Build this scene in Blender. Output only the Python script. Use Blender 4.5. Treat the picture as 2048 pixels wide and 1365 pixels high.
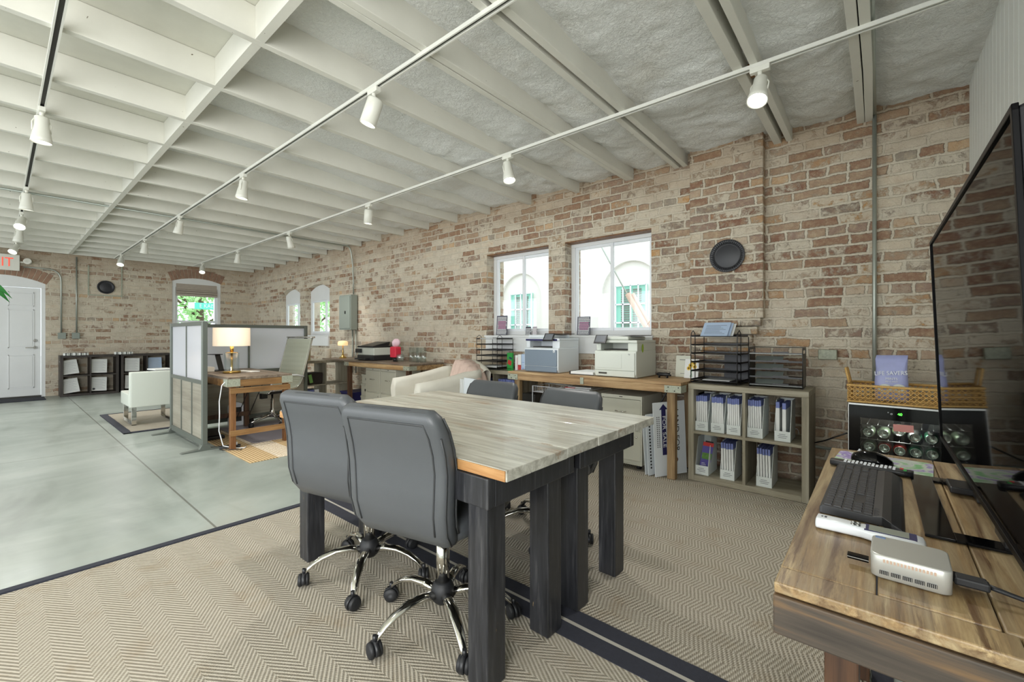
import bpy, bmesh, math, random
from mathutils import Vector, Matrix, noise
for o in list(bpy.data.objects): bpy.data.objects.remove(o)
S = bpy.context.scene; COL = S.collection
R = math.radians; PI = math.pi; rnd = random.Random(7)
# ---------------- camera, world, light, exposure ----------------
cam = bpy.data.cameras.new('camera'); camo = bpy.data.objects.new('camera', cam); COL.objects.link(camo)
camo.location = (0, 0, 1.16); camo.rotation_euler = (R(90), 0, R(40.23))
cam.sensor_width = 36; cam.lens = 870/2048*36; cam.shift_y = -0.0056; cam.clip_start = .02; cam.clip_end = 200
S.camera = camo
S.view_settings.view_transform = 'Standard'; S.view_settings.look = 'None'
S.view_settings.exposure = 0.22; S.view_settings.gamma = 1; S.view_settings.use_curve_mapping = False
W = bpy.data.worlds.new('world'); S.world = W; W.use_nodes = True
bg = W.node_tree.nodes['Background']; bg.inputs[0].default_value = (.86, .93, 1, 1); bg.inputs[1].default_value = 2.5
S.cycles.max_bounces = 9; S.cycles.diffuse_bounces = 5; S.cycles.transparent_max_bounces = 12
S.cycles.sample_clamp_indirect = 4; S.cycles.caustics_reflective = False; S.cycles.caustics_refractive = False
def area(name, loc, rot, sx, sy, w, col=(1, 1, 1)):
    l = bpy.data.lights.new(name, 'AREA'); l.shape = 'RECTANGLE'; l.size = sx; l.size_y = sy; l.energy = w; l.color = col
    o = bpy.data.objects.new(name, l); COL.objects.link(o); o.location = loc; o.rotation_euler = rot; return o
# added area lights for fill, set in invented, unseen windows left and behind
for x, w in ((-10.2, 32), (-7.4, 26), (-4.6, 34), (-1.8, 60)):
    area('added_street_fill', (x, -3.66, 1.45), (R(-90), 0, PI), 2.1, 2.0, w, (.97, .985, 1))
area('added_back_fill', (.455, -1.85, 1.45), (R(90), 0, R(90)), 2.1, 1.9, 150, (1, .99, .97))  # fill from behind, placed in an added window opening

# ---------------- helpers ----------------
class B:
    def __init__(s): s.bm = bmesh.new()
    def _f(s, vs, mi=0, sm=False):
        try:
            f = s.bm.faces.new(vs); f.material_index = mi; f.smooth = sm; return f
        except ValueError: return None
    def box(s, x0, x1, y0, y1, z0, z1, mi=0, M=None):
        v = [Vector((x, y, z)) for z in (z0, z1) for x, y in ((x0, y0), (x1, y0), (x1, y1), (x0, y1))]
        if M is not None: v = [M @ p for p in v]
        v = [s.bm.verts.new(p) for p in v]
        for q in ((3, 2, 1, 0), (4, 5, 6, 7), (0, 1, 5, 4), (1, 2, 6, 5), (2, 3, 7, 6), (3, 0, 4, 7)): s._f([v[i] for i in q], mi)
        return s
    def cb(s, c, d, rot=(0, 0, 0), mi=0):
        from mathutils import Euler
        M = Matrix.Translation(c) @ Euler(rot).to_matrix().to_4x4()
        return s.box(-d[0]/2, d[0]/2, -d[1]/2, d[1]/2, -d[2]/2, d[2]/2, mi, M)
    def rings(s, rs, cap=True, mi=0, sm=True, close=False):
        vs = [[s.bm.verts.new(p) for p in r] for r in rs]; n = len(vs[0])
        L = len(vs)
        for a in range(L if close else L-1):
            for i in range(n):
                s._f([vs[a][i], vs[a][(i+1) % n], vs[(a+1) % L][(i+1) % n], vs[(a+1) % L][i]], mi, sm)
        if cap and not close:
            s._f(list(reversed(vs[0])), mi); s._f(vs[-1], mi)
        return s
    def tube(s, pts, r, n=8, mi=0, close=False, cap=True):
        pts = [Vector(p) for p in pts]; rs = []; L = len(pts)
        rr = r if isinstance(r, (list, tuple)) else [r]*L
        up = None
        for i, p in enumerate(pts):
            if close: t = (pts[(i+1) % L]-pts[i-1]).normalized()
            else: t = (pts[min(i+1, L-1)]-pts[max(i-1, 0)]).normalized()
            if up is None:
                up = Vector((0, 0, 1)) if abs(t.z) < .9 else Vector((1, 0, 0))
            a = t.cross(up).normalized(); b = a.cross(t).normalized(); up = b
            rs.append([p+(a*math.cos(2*PI*k/n)+b*math.sin(2*PI*k/n))*rr[i] for k in range(n)])
        return s.rings(rs, cap, mi, True, close)
    def cyl(s, p0, p1, r, n=16, mi=0, r1=None):
        return s.tube([p0, p1], [r, r if r1 is None else r1], n, mi)
    def lathe(s, prof, c=(0, 0, 0), n=24, mi=0, M=None, cap=True):
        rs = []
        for r, z in prof:
            ring = [Vector((c[0]+r*math.cos(2*PI*k/n), c[1]+r*math.sin(2*PI*k/n), c[2]+z)) for k in range(n)]
            if M is not None: ring = [M @ p for p in ring]
            rs.append(ring)
        return s.rings(rs, cap, mi)
    def prism(s, pts, ax, a0, a1, mi=0, M=None):
        def P3(p, a): return Vector({'x': (a, p[0], p[1]), 'y': (p[0], a, p[1]), 'z': (p[0], p[1], a)}[ax])
        q0 = [P3(p, a0) for p in pts]; q1 = [P3(p, a1) for p in pts]
        if M is not None: q0 = [M @ p for p in q0]; q1 = [M @ p for p in q1]
        a = [s.bm.verts.new(p) for p in q0]; b = [s.bm.verts.new(p) for p in q1]; n = len(a)
        s._f(a, mi); s._f(b, mi)
        for i in range(n): s._f([a[i], a[(i+1) % n], b[(i+1) % n], b[i]], mi)
        return s
    def quad(s, pts, mi=0):
        s._f([s.bm.verts.new(p) for p in pts], mi); return s
    def grid(s, fn, nu, nv, mi=0, sm=True):
        v = [[s.bm.verts.new(fn(i/nu, j/nv)) for j in range(nv+1)] for i in range(nu+1)]
        for i in range(nu):
            for j in range(nv): s._f([v[i][j], v[i+1][j], v[i+1][j+1], v[i][j+1]], mi, sm)
        return s
def rr2(w, d, r, n=4):
    out = []
    for cx, cy, a0 in ((w/2-r, d/2-r, 0), (-w/2+r, d/2-r, 90), (-w/2+r, -d/2+r, 180), (w/2-r, -d/2+r, 270)):
        for k in range(n+1):
            a = R(a0+90*k/n); out.append((cx+r*math.cos(a), cy+r*math.sin(a)))
    return out
def ob(name, b, m, parent=None, bev=0, loc=None, rot=None, label=None, segs=2):
    me = bpy.data.meshes.new(name)
    bmesh.ops.recalc_face_normals(b.bm, faces=b.bm.faces[:])
    b.bm.to_mesh(me); b.bm.free()
    for x in (m if isinstance(m, (list, tuple)) else [m]): me.materials.append(x)
    o = bpy.data.objects.new(name, me); COL.objects.link(o)
    if parent: o.parent = parent
    if loc: o.location = loc
    if rot: o.rotation_euler = rot
    if bev:
        md = o.modifiers.new('bevel', 'BEVEL'); md.width = bev; md.segments = segs; md.limit_method = 'ANGLE'; md.angle_limit = R(40)
        md.harden_normals = False
    if label: o['label'] = label
    return o
def tag(o, label, cat, group=None, kind=None):
    o['label'] = label; o['category'] = cat
    if group: o['group'] = group
    if kind: o['kind'] = kind
    return o
def root(name, label, cat, loc=(0, 0, 0), rz=0, group=None, rot=None):
    o = bpy.data.objects.new(name, None); o.empty_display_size = .1; COL.objects.link(o)
    o.location = loc; o.rotation_euler = rot or (0, 0, rz); tag(o, label, cat, group); return o
def struct(o): o['kind'] = 'structure'; return o
def sroot(name, loc=(0, 0, 0), rz=0):
    o = bpy.data.objects.new(name, None); o.empty_display_size = .1; COL.objects.link(o); o.location = loc
    o.rotation_euler = (0, 0, rz); o['kind'] = 'structure'; return o
KIDS = {}
def dup(src, loc, rz=None, label=None, group=None, rot=None):
    def cp(o, par):
        c = o.copy(); COL.objects.link(c)
        if par: c.parent = par
        for ch in [x for x in ALLC(o)]: cp(ch, c)
        return c
    c = cp(src, None); c.location = loc
    if rz is not None: c.rotation_euler = (0, 0, rz)
    if rot: c.rotation_euler = rot
    if label: c['label'] = label
    if group: c['group'] = group
    return c
def ALLC(o): return list(o.children)
def text(name, body, size, m, parent, loc, rot, ext=.0004, align='CENTER', sx=1):
    cu = bpy.data.curves.new(name, 'FONT'); cu.body = body; cu.size = size; cu.extrude = ext; cu.align_x = align; cu.align_y = 'CENTER'
    t = bpy.data.objects.new(name+'_tmp', cu); me = bpy.data.meshes.new_from_object(t)
    bpy.data.objects.remove(t); me.materials.clear(); me.materials.append(m)
    o = bpy.data.objects.new(name, me); COL.objects.link(o)
    if parent: o.parent = parent
    o.location = loc; o.rotation_euler = rot; o.scale = (sx, 1, 1); return o
def arc(x0, x1, zs, za, n=12):
    """points of a segmental arch from x0 to x1, springing at zs, apex za"""
    w = (x1-x0)/2; h = za-zs; rad = (w*w+h*h)/(2*h); cx = (x0+x1)/2; cz = za-rad; a = math.asin(w/rad)
    return [(cx+rad*math.sin(t), cz+rad*math.cos(t)) for t in [-a+2*a*k/n for k in range(n+1)]]

# ---------------- materials ----------------
def lin(c):
    return tuple(((v/255)/12.92 if v/255 <= .04045 else ((v/255+.055)/1.055)**2.4) for v in c[:3])+(1,)
class N:
    def __init__(s, name):
        s.m = bpy.data.materials.new(name); s.m.use_nodes = True; s.t = s.m.node_tree
        s.b = s.t.nodes['Principled BSDF']; s.out = s.t.nodes['Material Output']
    def n(s, typ, **kw):
        x = s.t.nodes.new(typ)
        for k, v in kw.items(): setattr(x, k, v)
        return x
    def l(s, a, b): s.t.links.new(a, b)
    def _in(s, x, i, v):
        if isinstance(v, bpy.types.NodeSocket): s.l(v, x.inputs[i])
        else: x.inputs[i].default_value = v
    def mth(s, op, a, b=None, c=None, clamp=False):
        x = s.n('ShaderNodeMath', operation=op); x.use_clamp = clamp
        s._in(x, 0, a)
        if b is not None: s._in(x, 1, b)
        if c is not None: s._in(x, 2, c)
        return x.outputs[0]
    def mix(s, f, a, b, blend='MIX'):
        x = s.n('ShaderNodeMix', data_type='RGBA', blend_type=blend)
        s._in(x, 0, f)
        s._in(x, 6, a); s._in(x, 7, b); return x.outputs[2]
    def pos(s, kind='Position'):
        if kind == 'Position': return s.n('ShaderNodeNewGeometry').outputs['Position']
        return s.n('ShaderNodeTexCoord').outputs['Object']
    def map(s, v, sc=(1, 1, 1), rot=(0, 0, 0), loc=(0, 0, 0)):
        x = s.n('ShaderNodeMapping'); s.l(v, x.inputs[0]); x.inputs['Scale'].default_value = sc
        x.inputs['Rotation'].default_value = rot; x.inputs['Location'].default_value = loc; return x.outputs[0]
    def noi(s, v, sc, det=4, ro=.55, dist=0, out=0):
        x = s.n('ShaderNodeTexNoise'); s.l(v, x.inputs['Vector']); x.inputs['Scale'].default_value = sc
        x.inputs['Detail'].default_value = det; x.inputs['Roughness'].default_value = ro; x.inputs['Distortion'].default_value = dist
        return x.outputs[out]
    def ramp(s, f, stops, interp='LINEAR'):
        x = s.n('ShaderNodeValToRGB'); s.l(f, x.inputs[0]); e = x.color_ramp.elements; x.color_ramp.interpolation = interp
        while len(e) < len(stops): e.new(.5)
        for i, (p, c) in enumerate(stops):
            e[i].position = p; e[i].color = c if len(c) == 4 else lin(c)
        return x.outputs[0]
    def sstep(s, v, a, b):
        x = s.n('ShaderNodeMapRange', interpolation_type='SMOOTHSTEP'); s._in(x, 0, v); x.inputs[1].default_value = a; x.inputs[2].default_value = b
        return x.outputs[0]
    def bump(s, h, st=.3, d=.01):
        x = s.n('ShaderNodeBump'); s.l(h, x.inputs['Height']); x.inputs['Strength'].default_value = st; x.inputs['Distance'].default_value = d
        s.l(x.outputs[0], s.b.inputs['Normal'])
    def base(s, c): s._in(s.b, 'Base Color', c)
    def set(s, **kw):
        for k, v in kw.items(): s._in(s.b, {'rough': 'Roughness', 'metal': 'Metallic', 'spec': 'Specular IOR Level', 'coat': 'Coat Weight'}[k], v)
        return s
def mat(name, c, rough=.5, metal=0, var=0, vs=20, bump=0, bs=200, spec=.5, coat=0, emi=0, ec=None):
    q = N(name); q.set(rough=rough, metal=metal, spec=spec, coat=coat)
    p = q.pos('Object')
    if var:
        f = q.noi(p, vs, 5)
        q.base(q.mix(f, lin([v*(1-var) for v in c]), lin([min(255, v*(1+var)) for v in c])))
    else: q.base(lin(c))
    if bump: q.bump(q.noi(p, bs, 3), bump, .002)
    if emi:
        q.b.inputs['Emission Color'].default_value = lin(ec or c); q.b.inputs['Emission Strength'].default_value = emi
    return q.m
def wood(name, cols, axis='x', sc=1, rough=.55, knots=True, bump=.15, coord='Object', paint=None, pf=.5):
    """cols: dark, mid, light; grain runs along axis"""
    q = N(name); p = q.pos(coord)
    k = {'x': (.06, 1, 1), 'y': (1, .06, 1), 'z': (1, 1, .06)}[axis]; k = tuple(v*sc for v in k)
    m = q.map(p, k); f = q.noi(m, 26, 6, .6, .6); f2 = q.noi(q.map(p, tuple(v*4 for v in k)), 30, 4, .7); f3 = q.noi(p, 3*sc, 3)
    a = q.mth('ADD', q.mth('MULTIPLY', f, .62), q.mth('ADD', q.mth('MULTIPLY', f2, .2), q.mth('MULTIPLY', f3, .22)))
    c = q.ramp(a, [(.36, cols[0]), (.5, cols[1]), (.64, cols[2])])
    if knots:
        v = q.n('ShaderNodeTexVoronoi'); q.l(q.map(p, tuple(3.2*x**.5 for x in k)), v.inputs[0]); v.inputs['Scale'].default_value = 2.2
        c = q.mix(q.mth('MULTIPLY', q.mth('SUBTRACT', 1, q.sstep(v.outputs[0], .03, .1)), .7), c, lin([x*.55 for x in cols[0]]))
    if paint:
        g = q.sstep(q.noi(q.map(p, tuple(v*2 for v in k)), 9, 8, .72, .3), .5-.25*pf, .62-.2*pf)
        c = q.mix(g, c, q.ramp(f, [(.35, paint[0]), (.65, paint[1])]))
    q.base(c); q.set(rough=rough); q.bump(a, bump, .004); return q.m
def glass(name, tint=(1, 1, 1), refl=.07, rough=.0):
    m = bpy.data.materials.new(name); m.use_nodes = True; t = m.node_tree; t.nodes.clear()
    o = t.nodes.new('ShaderNodeOutputMaterial'); x = t.nodes.new('ShaderNodeMixShader'); a = t.nodes.new('ShaderNodeBsdfTransparent')
    g = t.nodes.new('ShaderNodeBsdfGlossy'); a.inputs[0].default_value = tint+(1,); g.inputs['Roughness'].default_value = rough
    x.inputs[0].default_value = refl; t.links.new(a.outputs[0], x.inputs[1]); t.links.new(g.outputs[0], x.inputs[2]); t.links.new(x.outputs[0], o.inputs[0])
    return m
def brick(name, shift=0.0, smear=.5, dark=1.0):
    q = N(name); p = q.pos(); sx = q.n('ShaderNodeSeparateXYZ')
    wob = q.noi(p, 7, 3, .6, 0, 1); w2 = q.n('ShaderNodeVectorMath', operation='MULTIPLY_ADD')
    q.l(wob, w2.inputs[0]); w2.inputs[1].default_value = (.042, .042, .032); q.l(p, w2.inputs[2]); q.l(w2.outputs[0], sx.inputs[0])
    u = q.mth('ADD', q.mth('ADD', sx.outputs[0], sx.outputs[1]), 50+shift); v = q.mth('ADD', sx.outputs[2], 10.012)
    H = .0765; vr = q.mth('DIVIDE', v, H); row = q.mth('FLOOR', vr); fv = q.mth('FRACT', vr)
    hd = q.mth('LESS_THAN', q.mth('MODULO', row, 6), .5)
    wd = q.mth('ADD', q.mth('MULTIPLY', hd, -.110), .236)
    wn0 = q.n('ShaderNodeTexWhiteNoise', noise_dimensions='1D'); q.l(row, wn0.inputs['W'])
    uu = q.mth('ADD', q.mth('DIVIDE', u, wd), q.mth('ADD', q.mth('MULTIPLY', row, .5), q.mth('MULTIPLY', wn0.outputs[0], .3)))
    cl = q.mth('FLOOR', uu); fu = q.mth('FRACT', uu)
    du = q.mth('MULTIPLY', q.mth('MINIMUM', fu, q.mth('SUBTRACT', 1, fu)), wd)
    dv = q.mth('MULTIPLY', q.mth('MINIMUM', fv, q.mth('SUBTRACT', 1, fv)), H)
    d = q.mth('MINIMUM', du, dv)
    fine = q.noi(p, 60, 4, .7); d = q.mth('ADD', d, q.mth('MULTIPLY', q.mth('SUBTRACT', fine, .5), .022))
    isb = q.sstep(d, .0055, .0125)
    cx = q.n('ShaderNodeCombineXYZ'); q.l(cl, cx.inputs[0]); q.l(row, cx.inputs[1])
    wn = q.n('ShaderNodeTexWhiteNoise', noise_dimensions='2D'); q.l(cx.outputs[0], wn.inputs['Vector']); rv = wn.outputs[0]
    bc = q.ramp(rv, [(0, (150, 118, 98)), (.12, (168, 142, 120)), (.26, (154, 130, 116)), (.38, (140, 104, 86)), (.48, (178, 142, 108)), (.58, (140, 122, 110)), (.66, (182, 158, 136)), (.76, (130, 92, 76)), (.82, (192, 142, 84)), (.90, (164, 124, 98)), (.965, (100, 88, 82))], 'CONSTANT')
    bc = q.mix(q.mth('MULTIPLY', q.sstep(q.noi(p, 22, 7, .75, .4), .42, .72), .75), bc, lin((198, 178, 148)))
    big = q.noi(p, 2.2, 8, .68, .4); med = q.noi(p, 17, 6, .75, .5)
    sm = q.mth('ADD', q.mth('ADD', q.mth('MULTIPLY', big, .8), q.mth('MULTIPLY', med, .7)), q.mth('MULTIPLY', wn.outputs[0], .3))
    # older lime wash survives towards the far end of the building
    far = q.mth('MULTIPLY', q.sstep(q.mth('MULTIPLY', sx.outputs[0], -1), 1.5, 7.5), .10)
    smf = q.mth('MULTIPLY', q.sstep(q.mth('ADD', sm, far), 1.0-.28*smear, 1.12-.22*smear), q.mth('SUBTRACT', 1, q.mth('MULTIPLY', hd, .55)))
    mc = q.mix(q.noi(p, 9, 6, .7), lin((186, 174, 154)), lin((234, 226, 208)))
    mc = q.mix(q.sstep(q.noi(p, 5, 5, .7), .55, .75), mc, lin((202, 186, 166)))
    f = q.mth('MULTIPLY', isb, q.mth('SUBTRACT', 1, q.mth('MULTIPLY', smf, .88)))
    c = q.mix(f, mc, bc)
    crk_shade = q.sstep(q.noi(p, 26, 8, .85, 2.0), .60, .70)  # dark lines by noise: cracks, with brick shadow lines painted into the colour
    c = q.mix(q.mth('MULTIPLY', crk_shade, .5), c, lin((104, 90, 76)))
    # browner band towards the top of the wall, edge varied by noise
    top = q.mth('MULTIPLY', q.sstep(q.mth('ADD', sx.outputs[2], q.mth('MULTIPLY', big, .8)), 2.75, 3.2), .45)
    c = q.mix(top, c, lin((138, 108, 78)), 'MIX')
    q.base(c); q.set(rough=.92, spec=.25)
    h = q.mth('ADD', q.mth('MULTIPLY', isb, q.mth('SUBTRACT', 1.0, q.mth('MULTIPLY', smf, .6))), q.mth('ADD', q.mth('MULTIPLY', med, .9), q.mth('MULTIPLY', fine, .5)))
    q.bump(h, .8, .016); return q.m
def concrete():
    q = N('polished_concrete'); p = q.pos()
    a = q.noi(q.map(p, (1, .55, 1)), .8, 7, .62, .8); b = q.noi(p, 6, 6, .7)
    c = q.ramp(a, [(.3, (108, 118, 112)), (.47, (136, 145, 139)), (.6, (156, 164, 158)), (.75, (148, 149, 140))])
    c = q.mix(q.mth('MULTIPLY', b, .35), c, lin((178, 184, 176)))
    c = q.mix(q.mth('MULTIPLY', q.sstep(q.noi(q.map(p, (.6, 2.0, 1)), .9, 4, .55, .6), .5, .8), .75), c, lin((98, 106, 98)))
    s = q.n('ShaderNodeSeparateXYZ'); q.l(p, s.inputs[0])
    j1 = q.mth('ABSOLUTE', q.mth('SUBTRACT', q.mth('MODULO', q.mth('ADD', s.outputs[0], 40.9), 4.1), 2.05))
    j2 = q.mth('ABSOLUTE', q.mth('SUBTRACT', q.mth('MODULO', q.mth('ADD', s.outputs[1], 40.1), 3.9), 1.95))
    j = q.mth('LESS_THAN', q.mth('MINIMUM', j1, j2), .006)
    c = q.mix(q.mth('MULTIPLY', j, .75), c, lin((84, 84, 76)))
    q.base(c); q.set(rough=q.mth('ADD', q.mth('MULTIPLY', b, .2), .24), spec=.28); q.bump(b, .04, .004); return q.m
def sisal(name='sisal_weave', zf=1.5, per=.025):
    q = N(name); p = q.pos(); s = q.n('ShaderNodeSeparateXYZ'); q.l(p, s.inputs[0])
    X, Y = s.outputs[0], s.outputs[1]
    X = q.mth('ADD', X, 30); Y = q.mth('ADD', Y, 30.032)
    z = q.mth('MULTIPLY', q.mth('PINGPONG', Y, .08), zf)
    st = q.mth('MULTIPLY', q.mth('ADD', X, z), 2*PI/per)
    s1 = q.mth('SINE', st)
    t = q.mth('SINE', q.mth('MULTIPLY', q.mth('SUBTRACT', X, z), 2*PI/.0075))
    h = q.mth('ADD', q.mth('MULTIPLY', s1, .5), q.mth('MULTIPLY', t, .22))
    nf = q.noi(p, 90, 4, .7); h2 = q.mth('ADD', h, q.mth('MULTIPLY', nf, .8))
    c = q.ramp(q.mth('ADD', q.mth('MULTIPLY', h2, .5), .38), [(.08, (112, 104, 90)), (.42, (164, 156, 140)), (.82, (194, 187, 172))])
    blo = q.noi(p, 2.5, 4, .6)
    c = q.mix(q.mth('MULTIPLY', q.sstep(q.noi(p, 5, 4, .7), .5, .8), .4), c, lin((150, 128, 98)))
    q.base(c); q.set(rough=.95, spec=.15); q.bump(h2, .7, .006); return q.m
def jute():
    q = N('braided_jute'); p = q.pos('Object'); s = q.n('ShaderNodeSeparateXYZ'); q.l(p, s.inputs[0])
    d = q.mth('MAXIMUM', q.mth('DIVIDE', q.mth('ABSOLUTE', s.outputs[0]), 1.35), q.mth('DIVIDE', q.mth('ABSOLUTE', s.outputs[1]), .9))
    r = q.mth('SINE', q.mth('MULTIPLY', d, 2*PI*34)); nf = q.noi(p, 120, 3, .7)
    wh = q.mth('MULTIPLY', q.mth('GREATER_THAN', d, .48), q.mth('LESS_THAN', d, .72))
    c = q.ramp(q.mth('ADD', q.mth('MULTIPLY', r, .2), nf), [(.3, (168, 138, 98)), (.75, (222, 198, 156))])
    c = q.mix(q.mth('MULTIPLY', wh, q.sstep(nf, .4, .55)), c, lin((232, 222, 204)))
    q.base(c); q.set(rough=.95, spec=.1); q.bump(r, .5, .005); return q.m
def foam_m():
    q = N('spray_foam_paint'); p = q.pos(); v = q.noi(p, 45, 5, .75, .8); w = q.noi(p, 12, 4, .6)
    big = q.noi(p, 1.7, 5, .6)
    c = q.mix(q.mth('MULTIPLY', q.sstep(big, .5, .75), .55), lin((243, 245, 242)), lin((216, 211, 198)))
    q.base(c); q.set(rough=.85, spec=.3); q.bump(q.mth('ADD', v, q.mth('MULTIPLY', w, 1.5)), .8, .02); return q.m
def joist_m():
    q = N('painted_joist'); p = q.pos(); f = q.noi(q.map(p, (1, .05, 1)), 25, 5, .6); g = q.noi(p, 4, 5, .6)
    c = q.mix(g, lin((208, 207, 197)), lin((224, 223, 214)))
    sp = q.sstep(q.noi(p, 38, 2, .5), .76, .79)
    c = q.mix(sp, c, lin((96, 84, 66)))
    q.base(c); q.set(rough=.6, spec=.35); q.bump(f, .2, .004); return q.m
def checks(name, c1, c2, sc, axis):  # fine ribbed/ruled surface
    q = N(name); p = q.pos('Object'); s = q.n('ShaderNodeSeparateXYZ'); q.l(p, s.inputs[0])
    f = q.mth('GREATER_THAN', q.mth('SINE', q.mth('MULTIPLY', s.outputs[axis], 2*PI/sc)), .55)
    q.base(q.mix(f, lin(c1), lin(c2))); q.set(rough=.7); return q.m
def worn_black():
    q = N('worn_black_timber'); p = q.pos(); f = q.noi(q.map(p, (1, 1, .08)), 60, 6, .65)
    c = q.ramp(f, [(.3, (26, 27, 30)), (.55, (42, 43, 47)), (.75, (72, 72, 73))])
    w = q.sstep(q.noi(q.map(p, (1, 1, .3)), 22, 7, .75, .5), .66, .70)
    c = q.mix(w, c, lin((142, 120, 88))); q.base(c); q.set(rough=q.mth('ADD', q.mth('MULTIPLY', f, .3), .25), spec=.55); q.bump(f, .25, .003); return q.m
def tabletop_m():
    q = N('whitewashed_planks'); p = q.pos(); k = (.07, 1, 1)
    f = q.noi(q.map(p, k), 30, 7, .66, .5); g = q.noi(q.map(p, (.18, 1, 1)), 8, 8, .75, .6); h = q.noi(p, 2, 4, .6)
    c = q.ramp(f, [(.3, (138, 134, 122)), (.48, (174, 172, 160)), (.62, (200, 199, 188))])
    c = q.mix(q.mth('MULTIPLY', q.sstep(g, .54, .66), .8), c, lin((150, 124, 98)))
    c = q.mix(q.mth('MULTIPLY', q.sstep(h, .5, .7), .35), c, lin((168, 178, 166)))
    v = q.n('ShaderNodeTexVoronoi'); q.l(q.map(p, (1, 3, 3)), v.inputs[0]); v.inputs['Scale'].default_value = 2.6
    c = q.mix(q.mth('MULTIPLY', q.mth('SUBTRACT', 1, q.sstep(v.outputs[0], .02, .05)), .6), c, lin((110, 92, 74)))
    q.base(c); q.set(rough=q.mth('ADD', q.mth('MULTIPLY', f, .25), .22), spec=.5, coat=.15); q.bump(f, .15, .003); return q.m
M = {}
M['brick'] = brick('old_brick', 0, .62); M['brick_pier'] = brick('old_brick_pier', .09, .42); M['brick_far'] = brick('old_brick_far', .05, .8)
M['concrete'] = concrete(); M['sisal'] = sisal(); M['sisal2'] = sisal('sisal_boucle', .35, .0165); M['jute'] = jute(); M['foam'] = foam_m(); M['joist'] = joist_m(); M['black_t'] = worn_black(); M['ttop'] = tabletop_m()
M['deck'] = mat('painted_deck', (206, 205, 194), .7, var=.05, vs=6)
M['white'] = mat('white_paint', (226, 228, 228), .45, var=.02, vs=5)
M['wall_white'] = mat('white_beadboard', (228, 231, 227), .5)
M['trackw'] = mat('white_track', (222, 222, 214), .4); M['slot'] = mat('dark_slot', (52, 50, 46), .6)
M['lampw'] = mat('lamp_white', (226, 226, 216), .35)
M['bulb'] = mat('lit_bulb', (255, 252, 240), .4, emi=9)
M['rugb'] = mat('black_rug_binding', (44, 46, 56), .9, var=.15, vs=60, bump=.3, bs=300)
M['tape'] = mat('pale_tape', (170, 166, 156), .8)
M['chrome'] = mat('chrome', (214, 212, 206), .1, 1); M['steel'] = mat('brushed_steel', (176, 178, 176), .35, 1); M['galv'] = mat('galvanised_conduit', (172, 178, 170), .42, .7)
M['leather'] = mat('grey_leather', (76, 79, 82), .42, var=.04, vs=8, bump=.12, bs=500, spec=.5)
M['leather2'] = mat('piping_leather', (52, 54, 56), .5)
M['plastic'] = mat('black_plastic', (34, 35, 38), .4); M['black'] = mat('black_metal', (26, 26, 28), .38); M['rubber'] = mat('black_rubber', (28, 29, 32), .55)
M['gloss'] = mat('gloss_black', (6, 6, 7), .08, spec=.2)
M['plate'] = mat('black_plate', (40, 41, 46), .42)
M['greyw'] = wood('grey_oak_laminate', ((112, 104, 86), (144, 137, 118), (166, 160, 142)), 'z', .8, .6, False, .08)
M['greywx'] = wood('grey_oak_laminate_long', ((118, 110, 92), (148, 141, 122), (168, 162, 144)), 'x', .8, .6, False, .08)
M['greywy'] = wood('grey_oak_laminate_cross', ((118, 110, 92), (148, 141, 122), (168, 162, 144)), 'y', .8, .6, False, .08)
M['espresso'] = wood('espresso_laminate', ((34, 29, 27), (48, 42, 39), (62, 55, 50)), 'z', 1, .5, False, .05)
M['rust'] = wood('rustic_plank', ((112, 84, 54), (160, 128, 88), (196, 168, 126)), 'x', 1, .55)
M['rustz'] = wood('rustic_leg', ((92, 70, 46), (138, 112, 78), (166, 142, 104)), 'z', 1, .6)
M['rusty'] = wood('rustic_plank_cross', ((84, 62, 38), (148, 120, 82), (192, 168, 126)), 'y', 1.5, .4, True, .25, paint=((176, 156, 120), (96, 68, 40)), pf=.35)
M['darkedge'] = wood('weathered_edge', ((44, 38, 32), (72, 63, 54), (122, 94, 62)), 'x', 1, .6, False)
M['oakz'] = wood('stained_oak', ((74, 46, 24), (112, 74, 42), (138, 98, 60)), 'z', 1, .5, False); M['oaky'] = wood('stained_oak_rail', ((80, 54, 30), (126, 92, 54), (152, 118, 76)), 'y', 1, .5, False)
M['oakdark'] = wood('dark_stained_leg', ((42, 28, 18), (72, 48, 32), (98, 68, 44)), 'z', 1, .5, False)
M['deskt'] = wood('brown_grey_desktop', ((84, 72, 60), (112, 98, 84), (140, 126, 110)), 'x', 1, .45, False)
M['rawpine'] = wood('raw_pine_edge', ((120, 80, 42), (164, 118, 70), (186, 144, 94)), 'x', 1.6, .55)
M['bracket'] = mat('patina_bracket', (158, 162, 146), .6, .3, var=.25, vs=60)
M['alu'] = mat('grey_aluminium', (118, 124, 118), .4, .6)
M['cab'] = mat('putty_cabinet', (198, 197, 182), .4); M['cab2'] = mat('putty_cabinet_front', (190, 189, 174), .4); M['gap'] = mat('dark_gap', (60, 58, 52), .8)  # last one: dark grey for printer trays, grips and cabinet slots
M['prw'] = mat('printer_white', (204, 209, 200), .4); M['prg'] = mat('printer_grey_blue', (112, 126, 140), .45); M['prl'] = mat('printer_pale', (214, 220, 224), .4)
M['paper'] = mat('paper', (228, 230, 228), .8); M['paperb'] = mat('pale_blue_paper', (178, 198, 224), .8); M['ink'] = mat('printed_ink', (96, 98, 104), .8)
M['card'] = mat('white_card_file', (216, 222, 220), .7); M['blue'] = mat('blue_print', (112, 124, 182), .6); M['navy'] = mat('navy_print', (34, 32, 84), .6)
M['red'] = mat('red_print', (186, 54, 50), .6); M['green'] = mat('green_print', (46, 150, 66), .6); M['yellow'] = mat('yellow_print', (226, 186, 48), .6); M['lime'] = mat('lime_sticker', (150, 178, 56), .6)
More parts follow.
